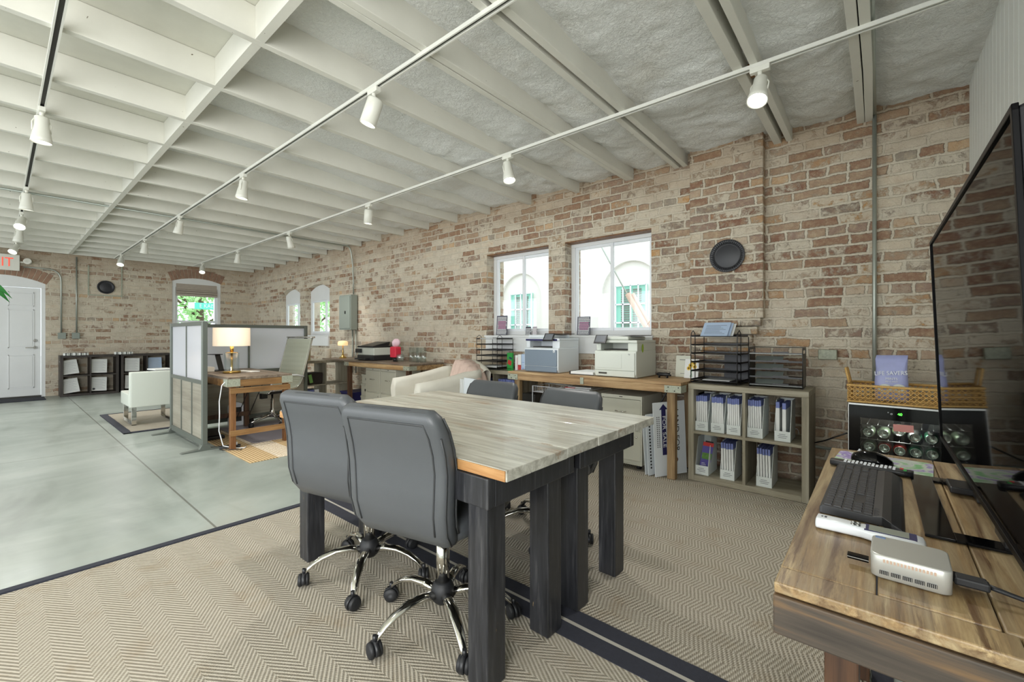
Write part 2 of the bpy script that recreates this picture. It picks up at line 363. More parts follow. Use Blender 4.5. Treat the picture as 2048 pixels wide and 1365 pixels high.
M['grasspic'] = mat('green_photo', (88, 128, 60), .6, var=.3, vs=60); M['violet'] = mat('violet_cover', (86, 78, 150), .5)
M['pinkd'] = mat('pink_note', (206, 142, 136), .8); M['redc'] = mat('red_tissue_box', (204, 44, 66), .6); M['pinkp'] = mat('pale_pink_tissue', (226, 196, 206), .8)
M['linen'] = mat('off_white_slipcover', (222, 218, 206), .9, var=.03, vs=10, bump=.2, bs=400, spec=.2)
M['throw'] = mat('blush_throw', (208, 184, 172), .95, var=.06, vs=30, bump=.4, bs=160, spec=.1)
M['whitel'] = mat('white_leatherette', (206, 212, 202), .45)
M['pale_l'] = mat('ribbed_sage_leather', (184, 188, 172), .5)
M['rattan'] = mat('golden_rattan', (208, 166, 102), .6, var=.25, vs=120)
M['silver'] = mat('silver_plastic', (190, 190, 184), .3, .35); M['led'] = mat('green_led', (80, 255, 60), .5, emi=2)
M['can'] = mat('can_lid', (206, 214, 208), .25, .85); M['canside'] = mat('can_side', (150, 170, 140), .3, .5); M['cangreen'] = mat('green_can_side', (60, 130, 96), .3, .5); M['canred'] = mat('red_can_side', (150, 50, 44), .3, .5)
M['brass'] = mat('brass', (196, 164, 96), .25, 1)
M['shade'] = mat('lit_linen_shade', (242, 226, 204), .9, emi=.32, ec=(255, 226, 190)); M['shade2'] = mat('lit_glass_shade', (250, 226, 180), .6, emi=.55, ec=(255, 214, 150))
M['clear'] = glass('window_glass', (.97, .99, .98), .05); M['acry'] = glass('clear_acrylic', (.93, .96, .96), .12); M['fridgeglass'] = glass('tinted_door_glass', (.78, .8, .78), .03)
M['beige'] = mat('beige_candle', (176, 164, 132), .7); M['vinyl'] = mat('white_vinyl', (232, 236, 240), .3)
M['teal'] = mat('teal_shutter', (150, 214, 196), .6); M['stucco'] = mat('cream_stucco', (226, 223, 217), .9, bump=.1, bs=30)
M['leaf'] = mat('glossy_leaf', (36, 104, 44), .35, var=.25, vs=14); M['leaft'] = mat('tree_leaf', (170, 214, 150), .8, var=.18, vs=3); M['bark'] = mat('bark', (96, 82, 64), .9)
M['shadec'] = mat('roman_shade_linen', (172, 162, 150), .9, var=.06, vs=20)
M['signg'] = mat('street_sign_green', (96, 226, 204), .5); M['exitred'] = mat('exit_letters', (232, 96, 76), .5, emi=.5, ec=(255, 90, 70))
M['panelg'] = mat('grey_enamel', (138, 146, 138), .45); M['basket'] = mat('dark_wicker', (46, 38, 34), .8, var=.4, vs=90, bump=.6, bs=120)
M['bagl'] = mat('lavender_foil', (164, 170, 216), .35, var=.1, vs=12); M['mintw'] = mat('mint_white', (226, 232, 226), .5)
M['mat'] = mat('grey_chair_mat', (142, 136, 144), .35); M['floorpipe'] = M['galv']
q = N('mouse_pad_print'); c_ = q.ramp(q.noi(q.pos('Object'), 11, 4, .6, 1.2), [(.36, (120, 176, 120)), (.46, (196, 204, 190)), (.55, (136, 116, 176)), (.64, (206, 200, 220))]); q.base(c_); q.set(rough=.6); M['pad'] = q.m
q = N('frosted_panel'); q.base(lin((236, 238, 244))); q.set(rough=.4); q.b.inputs['Transmission Weight'].default_value = 0
tr = q.n('ShaderNodeBsdfTranslucent'); tr.inputs[0].default_value = lin((244, 246, 250)); mx = q.n('ShaderNodeMixShader'); mx.inputs[0].default_value = .5
q.l(q.b.outputs[0], mx.inputs[1]); q.l(tr.outputs[0], mx.inputs[2]); q.l(mx.outputs[0], q.out.inputs[0]); M['frost'] = q.m
M['lowpan'] = wood('grey_wood_print', ((124, 116, 104), (150, 144, 130), (170, 166, 152)), 'x', .5, .4, False, .02)
# ================= the room =================
ZT = 2.96
b = B(); b.box(-12.5, .75, -3.9, 4.4, -.12, 0); struct(ob('floor', b, M['concrete']))
# brick side wall with its four window openings
OPN = [(-10.19, -9.24, 1.16, 2.04, 2.16), (-8.99, -7.99, 1.16, 2.05, 2.17), (-3.85, -2.88, 1.16, 2.19, 2.19), (-2.66, -1.675, 1.16, 2.19, 2.19)]
b = B(); prev = -12.4
def seg(bb, x0, x1, z0, z1):
    for a, c, y in ((x0, min(x1, -6.705), 4.075), (max(x0, -6.705), x1, 4.05)):
        if c - a > .001: bb.box(a, c, y, 4.38, z0, z1)
for x0, x1, z0, zs, za in OPN:
    seg(b, prev, x0, 0, ZT); seg(b, x0, x1, 0, z0)
    yy = 4.075 if x1 < -6.7 else 4.05
    if za > zs: b.prism([(x0, ZT)] + arc(x0, x1, zs, za) + [(x1, ZT)], 'y', yy, 4.38)
    else: seg(b, x0, x1, zs, ZT)
    prev = x1
seg(b, prev, .6, 0, ZT)
wr = struct(ob('wall_right', b, M['brick']))
# chimney breast that breaks off in ragged corbels above the shelf unit
b = B(); b.box(-1.29, -.716, 3.965, 4.06, 1.30, ZT)
for k, (xa, xc, y) in enumerate(((-1.29, -.735, 3.968), (-1.28, -.76, 3.975), (-1.28, -.80, 3.985), (-1.27, -.79, 3.975), (-1.265, -.82, 4.0))):
    b.box(xa, xc, y, 4.06, 1.30-.069*(k+1)+.006, 1.30-.069*k)
pier = ob('brick_pier', b, M['brick_pier'], wr, bev=.008)
# far brick wall with door opening and window opening
b = B()
def segx(y0, y1, z0, z1): b.box(-12.42, -12.08, y0, y1, z0, z1)
segx(-3.9, -.485, 0, ZT); b.prism([(-.485, ZT)] + arc(-.485, .585, 2.13, 2.26) + [(.585, ZT)], 'x', -12.42, -12.08)
segx(.585, 2.518, 0, ZT); segx(2.518, 3.455, 0, .95); b.prism([(2.518, ZT)] + arc(2.518, 3.455, 2.385, 2.475) + [(3.455, ZT)], 'x', -12.42, -12.08); segx(3.455, 4.4, 0, ZT)
wf = struct(ob('wall_far', b, M['brick_far']))
arm_ = mat('arch_brick', (142, 114, 96), .9, var=.3, vs=9, bump=.6, bs=60)
def brick_arch(name, a0, a1, zs, za, plane, dep, par, n=13):
    w = (a1-a0)/2; h = za-zs; rad = (w*w+h*h)/(2*h); cx = (a0+a1)/2; cz = za-rad; am = math.asin(w/rad)*1.03; b = B()
    for k in range(n):
        t0 = -am+2*am*k/n+.004; t1 = -am+2*am*(k+1)/n-.004
        q4 = [(cx+r_*math.sin(t), cz+r_*math.cos(t)) for r_, t in ((rad, t0), (rad, t1), (rad+.2, t1), (rad+.2, t0))]
        b.prism(q4, *dep)
    ob(name, b, arm_, par, bev=.004)
brick_arch('door_arch', -.485, .585, 2.13, 2.26, 'x', ('x', -12.09, -12.072), wf, 17); brick_arch('window_arch', 2.518, 3.455, 2.385, 2.475, 'x', ('x', -12.09, -12.072), wf, 15)
# thin raised outline of the bricked-up opening around the far black plate
b = B()
for y0, y1, z0, z1 in ((1.16, 1.18, 1.98, 2.56), (1.66, 1.68, 1.98, 2.62), (1.16, 1.68, 1.96, 1.98)): b.box(-12.09, -12.065, y0, y1, z0, z1)
struct(ob('trim_1', b, M['bracket']))
# unseen street-side wall; its window openings are added to carry the fill lights
b = B(); xs = [-12.5, -11.25, -9.15, -8.45, -6.35, -5.65, -3.55, -2.85, -.75, .75]
for i in range(0, 10, 2): b.box(xs[i], xs[i+1], -3.9, -3.7, 0, ZT)
for i in range(1, 9, 2): b.box(xs[i], xs[i+1], -3.9, -3.7, 0, .45); b.box(xs[i], xs[i+1], -3.9, -3.7, 2.45, ZT)
struct(ob('wall_left', b, M['wall_white']))
for k in range(4):
    x0, x1 = xs[2*k+1], xs[2*k+2]; w = sroot('window_%d' % (k+6), (0, 0, 0)); b = B()
    for a, c, d, e in ((x0, x0+.06, .45, 2.45), (x1-.06, x1, .45, 2.45), (x0, x1, .45, .51), (x0, x1, 2.39, 2.45), ((x0+x1)/2-.03, (x0+x1)/2+.03, .45, 2.45)): b.box(a, c, -3.84, -3.78, d, e)
    ob('window_frame', b, M['white'], w)
# white beadboard wall beside the viewpoint, with an opening added behind the camera for fill light
b = B(); k = 0; y = -3.7
while y < 4.05:
    y1 = min(y+.092, 4.05)
    if -2.95 < y < -.75:
        b.box(.44, .6, y, y1-.005, 0, .5); b.box(.44, .6, y, y1-.005, 2.4, ZT)
    else: b.box(.44, .6, y, y1-.005, 0, ZT)
    b.box(.45, .6, y1-.005, y1, 0, .5 if -2.95 < y < -.75 else ZT)
    y = y1
struct(ob('wall_back', b, M['wall_white']))
w = sroot('window_10'); b = B()
for a, c, d, e in ((-2.98, -2.9, .5, 2.4), (-.78, -.72, .5, 2.4), (-2.98, -.72, .5, .56), (-2.98, -.72, 2.34, 2.4)): b.box(.48, .56, a, c, d, e)
ob('window_frame', b, M['white'], w)

# ---- ceiling: deck, foam, joists, blocking ----
ce = sroot('ceiling')
b = B(); b.box(-12.4, .6, -3.9, 4.2, 2.875, 2.93)
y = -3.9
ob('roof_deck', b, M['deck'], ce)
JX = [(-.103, .044), (-.057, .044), (-.548, .04), (-.63, .052), (-1.352, .045), (-1.428, .045), (-1.876, .045), (-1.921, .04), (-2.5, .045), (-3.15, .045)] + [(-3.81-.61*k, .045) for k in range(14)]
for x, w in JX:
    if x < -12.05: continue
    b = B(); n = 10
    def jf(t, s_): return None
    pts = [(-3.7+7.76*i/n) for i in range(n+1)]; wob = [rnd.uniform(-.004, .004) for _ in pts]
    b.rings([[(x-w/2+o_, yy, 2.70), (x+w/2+o_, yy, 2.70), (x+w/2+o_, yy, 2.874), (x-w/2+o_, yy, 2.874)] for yy, o_ in zip(pts, wob)], sm=False)
    ob('joist', b, M['joist'], ce, bev=.003)
b = B(); jx = sorted([x for x, w in JX if x > -12.05])
for a, c in zip(jx[:-1], jx[1:]):
    if c-a > .2: b.box(a+.022, c-.022, .864, .908, 2.70, 2.873)
ob('blocking_row', b, M['joist'], ce)
b = B()
for x, y in ((-.588, 1.35), (-1.39, 2.02), (-.588, 2.9)): b.box(x-.04, x+.04, y, y+.09, 2.74, 2.87)
ob('spacer_block', b, M['rawpine'], ce)
def foamz(x, y):
    y0 = .9 + max(0, min(1, (-x-1.6)/6))*2.2
    t = max(0, min(1, (y-y0)/max(.6, 3.3-y0))); t = t*t*(3-2*t)
    if x > -.6: t = max(t, .75)
    n1 = noise.fractal(Vector((x*2.2, y*2.2, 0)), .8, 2, 5); n2 = noise.noise(Vector((x*14, y*14, 3))); n3 = noise.noise(Vector((x*38, y*38, 3)))
    d = min(abs(x-j) for j, _ in JX); edge = max(0, 1-d/.12)
    return 2.872 - t*(.095+.032*n1) - (.010*n2+.004*n3)*min(1, t*3) + edge*.03*t
def foam_fn(x0, x1):
    return lambda u, v: Vector((x0+(x1-x0)*u, .91+3.15*v, foamz(x0+(x1-x0)*u, .91+3.15*v)))
b = B(); b.grid(foam_fn(-3.2, .44), 130, 112); b.grid(foam_fn(-12.1, -3.2), 170, 60)
b.grid(lambda u, v: Vector((-.03+.47*u, -.5+1.41*v, foamz(-.03+.47*u, -.5+1.41*v))), 16, 40)
ob('spray_foam', b, M['foam'], ce)

# ---- windows ----
def win_right(n, x0, x1, z0, zs, za, mull):
    w = sroot('window_%d' % n); yb, yf = 4.235, 4.18; t = .05
    top = zs if za == zs else zs-.14
    b = B(); b.box(x0, x0+t, yf, yb, z0, top-t-.0002); b.box(x1-t, x1, yf, yb, z0, top-t-.0002); b.box(x0+t+.0002, x1-t-.0002, yf, yb, z0, z0+t)
    if za > zs: b.prism([(x0, top-t)] + [(x0, zs)] + arc(x0, x1, zs, za)[1:-1] + [(x1, zs), (x1, top-t)], 'y', yf, yb)
    else: b.box(x0, x1, yf, yb, top-t, top)
    ob('window_frame', b, M['white'], w, bev=.004)
    a, c, d, e = x0+t, x1-t, z0+t, top-t; xm = a+(c-a)*mull
    for u0, u1, y in ((a, xm+.02, 4.205), (xm-.02, c, 4.222)):
        b = B(); s_ = .032
        for q_ in ((u0, u0+s_, d, e), (u1-s_, u1, d, e), (u0+s_, u1-s_, d, d+s_), (u0+s_, u1-s_, e-s_, e)): b.box(q_[0], q_[1], y-.014, y+.012, q_[2], q_[3])
        sh = ob('sash', b, M['vinyl'], w, bev=.003)
        b = B(); b.box(u0+s_, u1-s_, y-.002, y+.002, d+s_, e-s_); ob('pane', b, M['clear'], sh)
win_right(1, *OPN[0], .62); win_right(2, *OPN[1], .62); win_right(3, *OPN[2], .5); win_right(4, *OPN[3], .5)
b = B(); b.box(-3.87, -2.65, 4.022, 4.18, 1.135, 1.16); b.box(-3.85, -1.66, 4.028, 4.05, .965, 1.135); b.box(-2.67, -1.655, 4.022, 4.18, 1.135, 1.16); struct(ob('trim_2', b, M['white'], bev=.003))
b = B(); b.box(-10.2, -9.22, 4.04, 4.18, 1.135, 1.16); b.box(-9.02, -7.97, 4.04, 4.18, 1.135, 1.16); b.box(-9.0, -7.99, 4.045, 4.075, .955, 1.135); b.box(-10.19, -9.24, 4.045, 4.075, .955, 1.135)
struct(ob('trim_3', b, M['white'], bev=.003))
b = B(); b.box(-3.86, -2.87, 4.055, 4.17, 2.176, 2.19); b.box(-2.67, -1.665, 4.055, 4.17, 2.176, 2.19); struct(ob('trim_4', b, M['oakz']))
# far double-hung window with roman shade
w = sroot('window_5'); b = B(); y0, y1 = 2.518, 3.455; t = .065
b.box(-12.17, -12.1, y0, y0+t, .95, 2.2499); b.box(-12.17, -12.1, y1-t, y1, .95, 2.2499); b.box(-12.17, -12.1, y0+t+.0002, y1-t-.0002, .95, 1.01)
b.prism([(y0, 2.25)] + arc(y0, y1, 2.385, 2.475) + [(y1, 2.25)], 'x', -12.17, -12.1); ob('window_frame', b, M['white'], w, bev=.004)
for z0, z1, x in ((1.45, 2.26, -12.15), (1.0, 1.5, -12.13)):
    b = B(); a, c = y0+t, y1-t; s_ = .045
    for q_ in ((a, a+s_, z0, z1), (c-s_, c, z0, z1), (a+s_, c-s_, z0, z0+s_), (a+s_, c-s_, z1-s_, z1)): b.box(x-.014, x+.014, *q_)
    sh = ob('sash', b, M['vinyl'], w, bev=.003); b = B(); b.box(x-.002, x+.002, a+s_, c-s_, z0+s_, z1-s_); ob('pane', b, M['clear'], sh)
b = B(); a, c = y0+t+.01, y1-t-.01
prof = [(2.335, 0), (2.21, .012), (2.2, .03), (2.17, .035), (2.165, .012), (2.155, .035), (2.12, .04), (2.115, .015), (2.105, .038), (2.06, .034), (2.055, .012)]
b.rings([[(-12.10+dx, a, z), (-12.10+dx, c, z), (-12.115, c, z), (-12.115, a, z)] for z, dx in prof], sm=False)
tag(ob('roman_shade', b, M['shadec']), 'folded taupe roman shade at top of far wall window', 'window shade')
# door
d = sroot('door_1'); b = B()
b.box(-12.16, -12.09, -.485, -.405, 0, 2.0499); b.box(-12.16, -12.09, .53, .585, 0, 2.0499)
b.prism([(-.485, 2.05)] + arc(-.485, .585, 2.13, 2.26) + [(.585, 2.05)], 'x', -12.16, -12.09); ob('door_frame', b, M['white'], d, bev=.004)
b = B(); b.box(-12.155, -12.115, -.40, .525, .03, 2.045); dl = ob('door_leaf', b, M['white'], d, bev=.003)
for ya, yb in ((-.30, -.02), (.14, .42)):
    for za, zb in ((.2, .78), (.95, 1.62), (1.72, 1.94)):
        b = B(); b.box(-12.117, -12.108, ya, yb, za, zb); ob('door_panel', b, M['white'], dl, bev=.006)
        b = B()
        for q_ in ((ya-.02, ya-.008, za-.02, zb+.02), (yb+.008, yb+.02, za-.02, zb+.02), (ya-.02, yb+.02, za-.02, za-.008), (ya-.02, yb+.02, zb+.008, zb+.02)): b.box(-12.116, -12.106, *q_)
        ob('panel_molding', b, M['white'], dl)
b = B(); b.lathe([(.028, 0), (.028, .01), (.012, .012), (.012, .03)], M=Matrix.Translation((-12.115, .455, .93)) @ Matrix.Rotation(PI/2, 4, 'Y')); b.box(-12.088, -12.072, .33, .465, .921, .939); ob('door_handle', b, M['chrome'], dl)
b = B(); b.lathe([(.028, 0), (.028, .012), (.01, .014), (.01, .024)], M=Matrix.Translation((-12.115, .455, 1.06)) @ Matrix.Rotation(PI/2, 4, 'Y')); ob('deadbolt', b, M['chrome'], dl)
b = B(); b.box(-12.16, -12.08, -.4, .53, 0, .028); ob('threshold', b, M['slot'], d)
b = B(); b.box(-11.95, -11.42, -.55, .56, 0, .014); tag(ob('door_mat', b, M['rugb'], bev=.004), 'black door mat on concrete before white door', 'doormat')

# ---- conduits, boxes, breaker panel ----
def conduit(pts, r, label, group=None, name='conduit', m='galv'):
    b = B(); b.tube(pts, r, 8); return tag(ob(name, b, M[m]), label, 'conduit', group)
def bend(p0, c, p1, n=6):
    p0, c, p1 = map(Vector, (p0, c, p1)); return [tuple(p0*(1-t)**2+c*2*t*(1-t)+p1*t*t) for t in [i/n for i in range(n+1)]]
conduit([(-.03, 4.02, .1), (-.03, 4.02, 2.735)], .0125, 'vertical steel conduit on brick wall behind candy bag')
conduit([(-.03, 4.0, 2.73), (-.03, 3.6, 2.73), (-.03, 1.6, 2.73)], .012, 'steel conduit running beside double joist above right wall')
conduit(bend((-7.07, 4.04, 1.88), (-7.07, 4.04, 2.71), (-7.09, 3.95, 2.715)) + [(-7.1, 3.4, 2.715), (-7.08, -2.5, 2.715)], .012, 'long conduit crossing the joists from breaker panel top')
conduit([(-7.12, 4.05, .5), (-7.12, 4.05, 1.26)], .012, 'left conduit dropping below the breaker panel'); conduit([(-6.99, 4.04, .5), (-6.99, 4.04, 1.26)], .012, 'right conduit dropping below the breaker panel')
conduit([(-12.06, .3, 2.42), (-12.06, .55, 2.42)] + bend((-12.06, .6, 2.42), (-12.06, .79, 2.42), (-12.06, .79, 2.2)) + [(-12.06, .79, 1.19)], .012, 'bent conduit from exit sign down far wall')
conduit([(-12.06, 1.0, 1.19), (-12.06, 1.0, 2.70)], .012, 'straight conduit from ceiling on far wall')
conduit([(-1.9, 4.035, .33), (.3, 4.035, .3)], .011, 'low horizontal conduit on brick wall behind shelf unit')
def jbox(c, d, label, m='panelg'):
    r = root('junction_box', label, 'electrical box', c); b = B(); b.cb((0, 0, 0), d); ob('box_body', b, M[m], r, bev=.006)
    b = B(); ax = 0 if d[0] < d[1] else 1
    if ax == 0: b.cb((d[0]/2, 0, 0), (.006, d[1]*.96, d[2]*.94))
    else: b.cb((0, -d[1]/2, 0), (d[0]*.96, .006, d[2]*.94))
    ob('cover_plate', b, M[m], r, bev=.002)
jbox((-12.06, .80, 1.15), (.05, .11, .12), 'grey electrical box under bent conduit near door'); jbox((-12.06, .99, 1.15), (.05, .11, .12), 'grey electrical box under straight far conduit')
jbox((-.30, 4.03, 1.015), (.115, .05, .075), 'grey electrical box on brick wall above mesh tray', 'bracket')
r = root('breaker_panel', 'grey steel breaker panel on brick wall right of arched windows', 'electrical panel', (-7.16, 3.99, 1.56))
b = B(); b.box(-.195, .195, -.06, .065, -.305, .305); ob('cabinet_body', b, M['panelg'], r, bev=.004)
b = B(); b.box(-.18, .18, -.072, -.061, -.28, .28); dd = ob('panel_door', b, M['panelg'], r, bev=.003); b = B(); b.cb((.03, -.076, .0), (.025, .01, .05)); ob('latch', b, M['black'], dd)
def plate(loc, r_, rot, label):
    rt = root('round_plate', label, 'plate', loc, rot=rot)
    b = B(); b.lathe([(0, .004), (r_*.68, .004), (r_*.72, .002), (r_*.76, .010), (r_*.97, .020), (r_, .016), (r_*.98, .008), (r_*.8, 0), (0, -.002)], n=48, cap=False)
    ob('plate_dish', b, M['plate'], rt)
    b = B()
    for k in range(48):
        a = 2*PI*k/48; b.tube([(r_*.80*math.cos(a), r_*.80*math.sin(a), .012), (r_*.94*math.cos(a), r_*.94*math.sin(a), .020)], .0028, 4)
    ob('fluted_rim', b, M['plate'], rt)
plate((-.98, 3.963, 1.827), .137, (R(90), 0, 0), 'round black fluted plate on the brick pier')
plate((-12.06, 1.424, 2.14), .135, (R(90), 0, R(90)), 'round black plate high on far brick wall')
# exit sign over the door
r = root('exit_sign', 'white exit sign with red letters above far door', 'exit sign', (-11.98, .02, 2.48))
b = B(); b.box(-.05, 0, -.24, .24, -.145, .145); b.box(-.09, -.05, -.05, .05, -.05, .05); ob('sign_housing', b, M['lampw'], r, bev=.008)
text('lettering', 'EXIT', .23, M['exitred'], r, (.001, -.02, -.005), (R(90), 0, R(90)), .002, sx=.78)
for s_ in (-1, 1):
    b = B(); b.cyl((-.03, s_*.24, .02), (-.03, s_*.30, .02), .015); b.lathe([(.03, -.05), (.055, .03), (.055, .05), (.05, .05), (0, .045)], M=Matrix.Translation((0, s_*.345, .03)) @ Matrix.Rotation(R(75), 4, 'Y') @ Matrix.Rotation(R(20*s_), 4, 'X'), n=16)
    ob('emergency_lamp_head', b, M['lampw'], r)

# ---- tracks and spot heads ----
for nm, y, x0, x1, lb in (('a', .19, -11.9, .4, 'white lighting track nearest the street side'), ('b', 1.5, -11.6, .42, 'white lighting track above the work tables'), ('c', 2.785, -11.6, .42, 'white lighting track nearest the brick window wall')):
    r = root('lighting_track', lb, 'lighting track', ((x0+x1)/2, y, 2.70), group=None)
    L = (x1-x0)/2; b = B()
    b.box(-L, L, -.018, .018, -.005, 0); b.box(-L, L, -.018, -.010, -.022, -.005); b.box(-L, L, .010, .018, -.022, -.005); ob('track_rail', b, M['trackw'], r)
    b = B(); b.box(-L, L, -.010, .010, -.008, -.0055); ob('track_slot', b, M['slot'], r)
def spot(kind, x, y, aim, label, lit=True, group=None):
    r = root('track_spotlight', label, 'spotlight', (x, y, 2.678))
    b = B(); b.cb((0, 0, -.012), (.10, .034, .03)); b.cyl((0, 0, -.02), (0, 0, -.05), .012); ob('track_adapter', b, M['lampw'], r, bev=.003)
    Mt = Matrix.Translation((0, 0, -.10)) @ Matrix.Rotation(aim[1], 4, 'Z') @ Matrix.Rotation(aim[0], 4, 'Y')
    b = B(); b.tube([Mt @ Vector(p) for p in ((0, .044, -.055), (0, .046, 0), (0, .03, .035))] + [(0, 0, -.055)] + [Mt @ Vector(p) for p in ((0, -.03, .035), (0, -.046, 0), (0, -.044, -.055))], .004, 6); ob('yoke_arm', b, M['lampw'], r)
    b = B()
    if kind == 0: prof = [(.0, .045), (.033, .045), (.036, .04), (.036, -.015), (.043, -.05), (.05, -.095), (.054, -.125), (.05, -.125), (.046, -.10)]
    else: prof = [(0, .04), (.045, .04), (.049, .03), (.049, -.12), (.046, -.12), (.045, -.10)]
    b.lathe(prof, M=Mt, n=24, cap=False); h = ob('lamp_housing', b, M['lampw'], r)
    rr = prof[-1][0]; zz = prof[-1][1]
    b = B(); b.lathe([(0, zz-.012), (rr*.6, zz-.010), (rr, zz)], M=Mt, n=24, cap=False); ob('bulb_face', b, M['bulb'] if lit else M['lampw'], h)
    if lit:
        l = bpy.data.lights.new('spot_beam', 'SPOT'); l.energy = 48; l.spot_size = R(95); l.spot_blend = .7; l.shadow_soft_size = .045; l.color = (1, .975, .93)
        o = bpy.data.objects.new('spot_beam', l); COL.objects.link(o); o.parent = r
        o.matrix_local = Mt @ Matrix.Translation((0, 0, zz-.03))
T0 = ((-2.2, 0, .1, .6), (-4.29, 0, .05, .2), (-6.71, 0, .1, 0), (-8.1, 0, .7, 2.9), (-9.1, 0, .15, .5), (-10.6, 0, .7, 2.6))
nm = ('first', 'second', 'third', 'fourth', 'fifth', 'sixth')
for k, (x, kd, a, z) in enumerate(T0): spot(kd, x, .19, (a, z), '%s spotlight from the camera on the street side track' % nm[k])
for k, (x, kd, a, z) in enumerate(((-2.386, 1, .35, .6), (-4.6, 0, .12, .9), (-6.82, 0, .25, .5), (-8.87, 0, .2, .2), (-10.9, 0, .6, 2.8))):
    spot(kd, x, 1.5, (a, z), '%s spotlight from the camera on the middle track' % nm[k])
for k, (x, kd, a, z, lt) in enumerate(((-.519, 0, .45, 1.5, True), (-2.404, 0, .25, 2.8, True), (-4.54, 1, .1, 0, True), (-6.67, 0, .5, -.9, True), (-8.8, 0, .2, .2, True), (-10.9, 0, .6, 2.8, True))):
    spot(kd, x, 2.785, (a, z), '%s spotlight from the camera on the window wall track' % nm[k], lt)

# ================= outdoors =================
b = B(); b.box(-40, 12, -14, 40, -.5, -.13); struct(ob('ground', b, mat('pavement', (196, 194, 188), .9)))
r = root('neighbour_building', 'cream stucco building with arched niches beyond the right windows', 'building', (0, 9, -.13))
b = B(); y0 = 0; cs = (-7.32, -4.2, -1.08); prev = -9.4
for c in cs:
    b.box(prev, c-.7, 0, .6, 0, 7); b.prism([(c-.7, 7)] + [(c+.72*-math.cos(PI*k/20)*.972, 2.22+.72*math.sin(PI*k/20)) for k in range(21)] + [(c+.7, 7)], 'y', 0, .6); prev = c+.7
b.box(prev, 3, 0, .6, 0, 7); b.box(-9.4, 3, .09, .6, 0, 7); ob('stucco_facade', b, M['stucco'], r)
for c in cs:
    b = B(); b.box(c-.36, c+.36, .05, .09, .75, 2.4); f = ob('window_shutter', b, M['teal'], r)
    b = B()
    for s_ in (-1, 1):
        for k in range(30): b.cb((c+s_*.14, .045, .85+k*.05), (.2, .02, .03), (R(30), 0, 0))
    ob('louvers', b, M['panelg'], f)
    b = B()
    for xx in (-.36, -.18, 0, .18, .36): b.box(c+xx-.014, c+xx+.014, .0, .03, .75, 2.4)
    for zz in (.75, 1.16, 1.57, 1.98, 2.4): b.box(c-.36, c+.36, .0, .03, zz-.016, zz+.016)
    ob('muntins', b, M['vinyl'], f)
r = root('guy_wire', 'slanting utility guy wire with wooden guard outside right window', 'guy wire', (-2.5, 6.5, -.13))
b = B(); b.tube([(.0, 0, .9), (-1.03, 0, 2.74), (-2.0, 0, 4.5)], .012, 6); ob('steel_cable', b, M['galv'], r)
b = B(); b.tube([(.55, 0, .0), (-.575, 0, 1.95)], .045, 10); b.tube([(.62, .02, .0), (-.50, .02, 1.95)], .03, 8); ob('wooden_guard', b, mat('weathered_guard', (206, 176, 156), .8), r)
def tree(loc, h, cr, n, label, seed):
    rr_ = random.Random(seed); r = root('tree', label, 'tree', loc, group=None)
    b = B(); b.tube([(0, 0, 0), (.1, .05, h*.4), (0, .1, h*.8)], [.16, .12, .05], 8)
    for k in range(5):
        a = rr_.uniform(0, 6.28); b.tube([(.05, .05, h*(.35+.08*k)), (cr*.6*math.cos(a), cr*.6*math.sin(a), h*(.55+.08*k))], [.06, .02], 6)
    ob('trunk', b, M['bark'], r); b = B()
    cl = [(Vector((rr_.uniform(-1, 1)*cr*.7, rr_.uniform(-1, 1)*cr*.7, h*rr_.uniform(.3, 1))), rr_.uniform(.35, .6)*cr) for _ in range(16)]
    for k in range(n):
        c, s_ = rr_.choice(cl); d = Vector((rr_.gauss(0, 1), rr_.gauss(0, 1), rr_.gauss(0, 1))).normalized()*s_*rr_.uniform(.5, 1)**.5; p = c+d
        u = Vector((rr_.gauss(0, 1), rr_.gauss(0, 1), rr_.gauss(0, 1))).normalized(); v = u.orthogonal().normalized(); z = rr_.uniform(.05, .10)
        b.quad([p-u*z, p-v*z*.5, p+u*z, p+v*z*.5])
    ob('foliage', b, M['leaft'], r)
tree((-17, 4.2, -.13), 4.2, 1.9, 4200, 'leafy green tree filling the far wall window', 1)
tree((-19.2, 9.0, -.13), 4.8, 2.1, 4600, 'green tree beyond the two arched side windows', 3)
r = root('street_sign', 'green street name sign on pole outside far window', 'street sign', (-14.5, 4.0, -.13))
b = B(); b.cyl((0, 0, 0), (0, 0, 2.3), .035); ob('sign_pole', b, M['vinyl'], r)
b = B(); b.box(-.01, .01, -.5, .25, 2.02, 2.2); sg = ob('sign_blade', b, M['signg'], r); b = B(); b.box(-.012, .014, -.62, -.48, 2.03, 2.2); ob('sign_emblem', b, M['vinyl'], sg)
text('sign_lettering', 'E KAISE S', .16, M['vinyl'], sg, (.012, -.11, 2.11), (R(90), 0, R(90)), .002, sx=.8)
